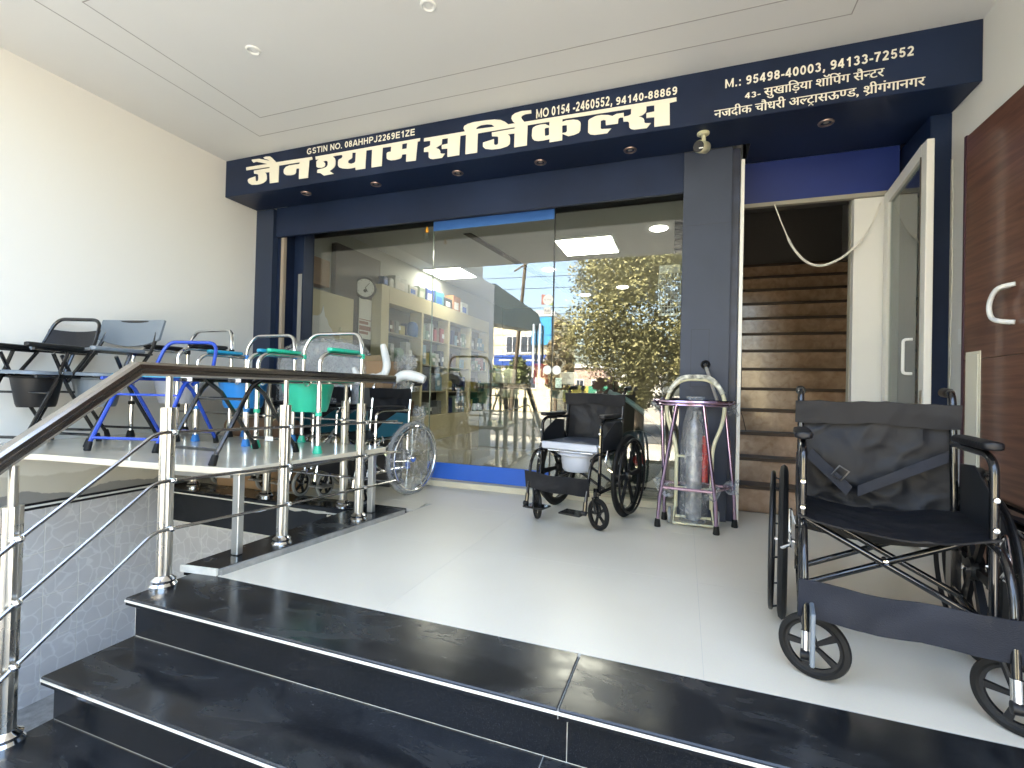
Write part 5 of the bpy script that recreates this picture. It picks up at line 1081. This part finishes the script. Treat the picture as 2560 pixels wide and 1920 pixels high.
# right side: hanging black slatted object, framed calendar on the glass
rk = thing("hanging_rack", "black slatted hanging rack at the top right inside the glass", "rack")
for i in range(6): rbox("rack_slat", black_plastic, (-.10, -.037, 4.10, 4.16, 2.28-.042*i-.018, 2.28-.042*i+.012), rk, .004)
box("rack_rail", black_plastic, (-.10, -.09, 4.161, 4.17, 2.04, 2.31), rk)
gcal = thing("grid_calendar", "white grid calendar hanging just inside the glass beside the slate pillar", "calendar")
yc = 3.93
box("calendar_header", paper, (-.205, -.045, yc, yc+.002, 1.82, 1.885), gcal); box("calendar_footer", paper, (-.205, -.045, yc, yc+.002, 1.485, 1.505), gcal)
gg = MB()
for i in range(8): x = -.205+.16*i/7; gg.box(x-.0025, x+.0025, yc, yc+.002, 1.505, 1.82)
for i in range(1, 6): z = 1.505+.315*i/6; gg.box(-.205, -.045, yc-.001, yc, z-.003, z+.003)
gg.build("calendar_grid", paper, gcal)
cn_ = MB()
random.seed(3)
for i in range(7):
    for j in range(6): x = -.205+.16*(i+.5)/7; z = 1.505+.315*(j+.5)/6; cn_.box(x-.005, x+.005, yc+.0025, yc+.003, z-.014, z+.014) if random.random() < .6 else None
cn_.build("calendar_days", mat("pale_calendar_print", (.45, .48, .5), .6), gcal)
# exercise machine behind the right pane
em = thing("exercise_machine", "dark exercise bike with red flywheel cap inside the shop behind the commode wheelchair", "exercise bike", (-.38, 4.25, .02))
MB().lathe([(.0001, -.03), (.21, -.03), (.23, -.015), (.23, .015), (.21, .03), (.0001, .03)], (0, 0, .30), (0, 1, 0), 30).build("flywheel_cover", mat("dark_green_grey_shell", (.03, .045, .045), .35), em)
MB().lathe([(.0001, -.045), (.05, -.045), (.055, -.03)], (.03, -.0, .28), (0, 1, 0), 20).build("red_hub_cap", red_m, em)
MB().tube(rounded([(-.25, .02, .86), (-.1, .02, .80), (.22, .02, .56), (.22, .02, .45)], .06), .022, 10).build("main_tube", mat("pale_teal_tube", (.25, .36, .36), .3), em)
MB().tube([(-.2, .02, .83), (-.22, .02, 1.05)], .016, 8).build("handle_post", black_gloss, em); MB().tube([(-.3, .02, 1.05), (-.14, .02, 1.05)], .014, 8).build("handle_bar", black_plastic, em)
MB().tube([(0, 0, .30), (.06, -.06, .24), (.0, -.07, .22)], .010, 6).build("pedal_crank", chrome, em)
for x in (-.25, .25): MB().tube([(x, -.16, .02), (x, .16, .02)], .02, 8).build("foot_bar", black_gloss, em)
MB().tube([(-.25, 0, .03), (.25, 0, .03)], .018, 8).build("base_tube", black_gloss, em)

# =================================================================== THE STREET BEHIND THE VIEWER (seen mirrored in the glass)
def leaf_crown(name, parent, cx, cy, cz, rx, ry, rz_, n, m, sz=(.10, .2), seed=1, clumps=26):
    rnd = random.Random(seed); cl_ = []
    for i in range(clumps):
        a, b, q = rnd.uniform(0, 2*pi), rnd.uniform(-1, 1), rnd.uniform(.45, 1)**.6
        s_ = math.sqrt(1-b*b); cl_.append((cx+rx*q*s_*cos(a), cy+ry*q*s_*sin(a), cz+rz_*q*b, rnd.uniform(.28, .5)))
    V, F = [], []
    for i in range(n):
        c = rnd.choice(cl_); r = c[3]*min(rx, rz_)
        d = Vector((rnd.gauss(0, 1), rnd.gauss(0, 1), rnd.gauss(0, 1))).normalized()*(r*rnd.uniform(.5, 1.05)); p = Vector(c[:3])+d
        s_ = rnd.uniform(*sz); t1 = Vector((rnd.gauss(0, 1), rnd.gauss(0, 1), rnd.gauss(0, .6))).normalized(); t2 = t1.cross(d.normalized()+Vector((rnd.gauss(0, .5), rnd.gauss(0, .5), rnd.gauss(0, .5)))).normalized()
        k = len(V); V += [tuple(p-t1*s_), tuple(p+t2*s_*.45), tuple(p+t1*s_), tuple(p-t2*s_*.45)]; F.append((k, k+1, k+2, k+3))
    b = MB(); b.add(V, F); return b.build(name, m, parent, kind="stuff")
leafm = mat("olive_sunlit_leaf", (.20, .185, .075), .65, vary=.45, scale=1.2); bark = mat("grey_brown_bark", (.12, .09, .06), .9, vary=.3, scale=8, bump=.6, bscale=20)
drym = mat("dry_straw_leaf", (.24, .19, .10), .7, vary=.3, scale=2)
def trunk(parent, x, y, z0, z1, r, lean=0., limbs=5, spread=1.2, seed=2):
    rnd = random.Random(seed); b = MB(); b.tube([(x, y, z0), (x+lean*.4, y, (z0+z1)/2), (x+lean, y, z1)], [r, r*.75, r*.5], 12)
    for i in range(limbs):
        a = 2*pi*i/limbs+rnd.uniform(-.4, .4); h_ = rnd.uniform(.55, .95)*(z1-z0)+z0
        b.tube([(x+lean*.7, y, h_), (x+cos(a)*spread*.5, y+sin(a)*spread*.5, h_+spread*.5), (x+cos(a)*spread, y+sin(a)*spread, h_+spread*1.1)], [r*.45, r*.3, r*.12], 8)
    return b.build("trunk", bark, parent)
t1 = thing("leafy_tree", "big leafy olive green tree mirrored in the right glass pane", "tree"); trunk(t1, -1.6, -10.4, ZG, 3.2, .22, .2, 7, 1.6)
leaf_crown("crown", t1, -1.3, -10.4, 4.0, 2.7, 2.4, 2.9, 42000, leafm, (.045, .095), 5, 70)
leaf_crown("lower_crown", t1, -.6, -9.8, 1.7, 1.9, 1.5, 1.3, 12000, leafm, (.045, .09), 6, 24)
t2 = thing("dry_tree", "thin dry straw coloured tree mirrored beside the door handles", "tree"); trunk(t2, -6.6, -17.5, ZG, 2.6, .12, .1, 6, .8)
leaf_crown("crown", t2, -6.5, -17.5, 2.5, .75, .8, 1.9, 2600, drym, (.08, .18), 9, 26)
t3 = thing("green_bush_tree", "small bright green tree mirrored low behind the steel railing", "tree"); trunk(t3, -8.3, -15.0, ZG, 1.6, .1, .1, 5, .6)
leaf_crown("crown", t3, -8.3, -15.0, 1.5, 1.0, .9, 1.1, 2600, mat("bright_green_leaf", (.13, .15, .05), .6, vary=.4, scale=2), (.07, .13), 12, 18)
t4 = thing("red_leaf_shrub", "dark red leaved shrub mirrored at the foot of the leafy tree", "shrub"); leaf_crown("crown", t4, -2.95, -11.2, 1.0, .55, .5, .45, 1500, mat("dark_red_leaf", (.10, .04, .03), .7), (.05, .1), 14, 12)
MB().tube([(-2.95, -11.2, ZG), (-2.95, -11.2, .9)], .04, 6).build("trunk", bark, t4)
cw = mat("cream_facade", (.62, .55, .38), .8, vary=.05, scale=1); winm = mat("dark_window_glass", (.04, .05, .07), .15); whm = mat("white_trim_paint", (.72, .72, .70), .7)
def house(label, x0, x1, y, z1, m, wins, depth=7, cat="building"):
    t = thing("street_building", label, cat); rbox("facade", m, (x0, x1, y-depth, y, ZG, z1), t, .02)
    box("roof_parapet", whm, (x0-.1, x1+.1, y-depth, y+.12, z1+.001, z1+.35), t)
    for (wx, wz, ww, wh) in wins:
        f = box("window_frame", whm, (wx-.08, wx+ww+.08, y+.001, y+.05, wz-.08, wz+wh+.08), t); box("window_pane", winm, (wx, wx+ww, y+.051, y+.06, wz, wz+wh), f)
        box("window_mullion", whm, (wx+ww/2-.02, wx+ww/2+.02, y+.061, y+.075, wz, wz+wh), f)
    return t
b1 = house("cream street building with blue shop boards, mirrored beside the door handles", -14.6, -8.6, -24.2, 6.0, cw, [(-12.0, 3.5, .9, 1.1), (-10.9, 3.5, 1.0, 1.1), (-12.1, 1.0, 1.0, 1.3), (-10.8, 1.0, 1.0, 1.3), (-13.8, 3.4, .7, 1.0)])
box("blue_shop_board", mat("royal_shop_board", (.02, .07, .30), .4), (-12.9, -8.8, -24.19, -24.05, 2.55, 3.3), b1)
for k, (x, w) in enumerate(((-12.5, .9), (-11.4, .7), (-10.5, 1.0), (-9.3, .3))): box("white_board_strip", whm, (x, x+w, -24.045, -24.04, 2.88, 2.98), b1)
box("sky_blue_board", mat("sky_blue_board_m", (.04, .28, .60), .4), (-10.1, -8.7, -24.19, -24.0, 4.0, 5.9), b1)
house("low pale yellow building with dark doorway, mirrored at the left of the swing door", -21.5, -15.2, -25.2, 4.1, mat("pale_yellow_facade", (.66, .62, .38), .8), [(-20.5, 1.3, 1.2, 1.2), (-17.3, 1.3, 1.4, 1.6)])
house("distant pinkish house mirrored low between the dry tree and the leafy tree", -9.6, -6.6, -34.0, 2.9, mat("pinkish_facade", (.55, .38, .32), .8), [(-9.0, 1.0, .6, .8), (-7.6, 1.0, .6, .8)])
house("distant white house mirrored beyond the pinkish one", -6.3, -2.0, -38.0, 2.2, mat("white_facade", (.6, .58, .52), .8), [(-5.6, .8, .7, .7), (-4.0, .8, .7, .7)])
house("long low street building closing the view to the right of the tree", 1.5, 14.0, -24.0, 3.6, cw, [(2.5, .9, 1.0, 1.2), (5.0, .9, 1.0, 1.2), (8.0, .9, 1.2, 1.2)])
hd = thing("street_hoarding", "long roadside hoarding in yellow and sea green, mirrored behind the wheelchair", "hoarding")
rbox("yellow_board", mat("yellow_board_m", (.5, .44, .10), .6), (-6.3, -4.9, -18.1, -18.0, .25, 1.15), hd); rbox("green_board", mat("sea_green_board_m", (.05, .28, .18), .6), (-4.89, -2.2, -18.1, -18.0, .25, 1.15), hd)
for x in (-6.2, -4.9, -3.6, -2.3): box("hoarding_post", bark, (x-.04, x+.04, -18.2, -18.11, ZG, 1.1), hd)
for k, (x, w) in enumerate(((-4.5, .25), (-4.1, .3), (-3.6, .2), (-3.2, .35))): box("pale_board_strip", whm, (x, x+w, -17.995, -17.99, .55, .85), hd)
up_ = thing("utility_pole", "leaning dark utility pole with stay and street wires, mirrored under the porch edge", "utility pole")
MB().tube([(-7.0, -11.5, ZG), (-5.9, -10.2, 7.6)], [.09, .06], 8).build("pole", bark, up_); MB().tube([(-6.5, -10.2, 5.6), (-5.2, -10.2, 6.3)], .035, 6).build("cross_arm", bark, up_)
for i, (z0, z1) in enumerate(((6.6, 6.3), (6.1, 5.9), (5.2, 5.1), (5.0, 4.8), (4.0, 3.9), (3.6, 3.3), (2.9, 2.9))):
    pts = [(-26+52*k/24, -13.0-.3*i, z0+(z1-z0)*k/24-.5*(1-((k-12)/12)**2)) for k in range(25)]
    MB().tube(pts, .014, 5, cap=False).build("street_wire", black_plastic, up_)
lt = thing("lattice_mast", "thin rusty lattice mast mirrored in front of the yellow building", "mast")
for s in (-1, 1): MB().tube([(-12.2+s*.22, -20.0, ZG), (-12.2+s*.14, -20.0, 4.9)], .03, 4).build("mast_leg", bark, lt)
zz = MB()
for k in range(12): z = ZG+.45*k; s = 1 if k % 2 else -1; zz.tube([(-12.2+s*.2, -20, z), (-12.2-s*.19, -20, z+.45)], .018, 4)
zz.build("mast_bracing", bark, lt)
nc = thing("neighbour_canopy", "long grey canopy fascia of the neighbouring building, mirrored in the swing door", "canopy")
MB().prism([(-2.2, 2.35), (-2.2, 3.25), (-5.6, 3.10), (-5.9, 2.85), (-5.6, 2.60)], -4.6, -4.05, 'yz').build("canopy_fascia", mat("grey_green_fascia", (.22, .26, .25), .5), nc)
nbm = mat("neighbour_paint", (.5, .48, .42), .8)
nb = thing("neighbour_building", "plain cream neighbouring building to the left of the porch", "building"); rbox("facade", nbm, (-12, -4.35, -2.2, 9, ZG, 4.4), nb, .02); box("roof_parapet", whm, (-12, -4.35, -2.3, 9, 4.401, 4.7), nb)
nb2 = thing("neighbour_building", "plain cream neighbouring building to the right of the porch", "building"); rbox("facade", nbm, (1.9, 9, .4, 9, ZG, 4.4), nb2, .02); box("roof_parapet", whm, (1.9, 9, .3, 9, 4.401, 4.7), nb2)
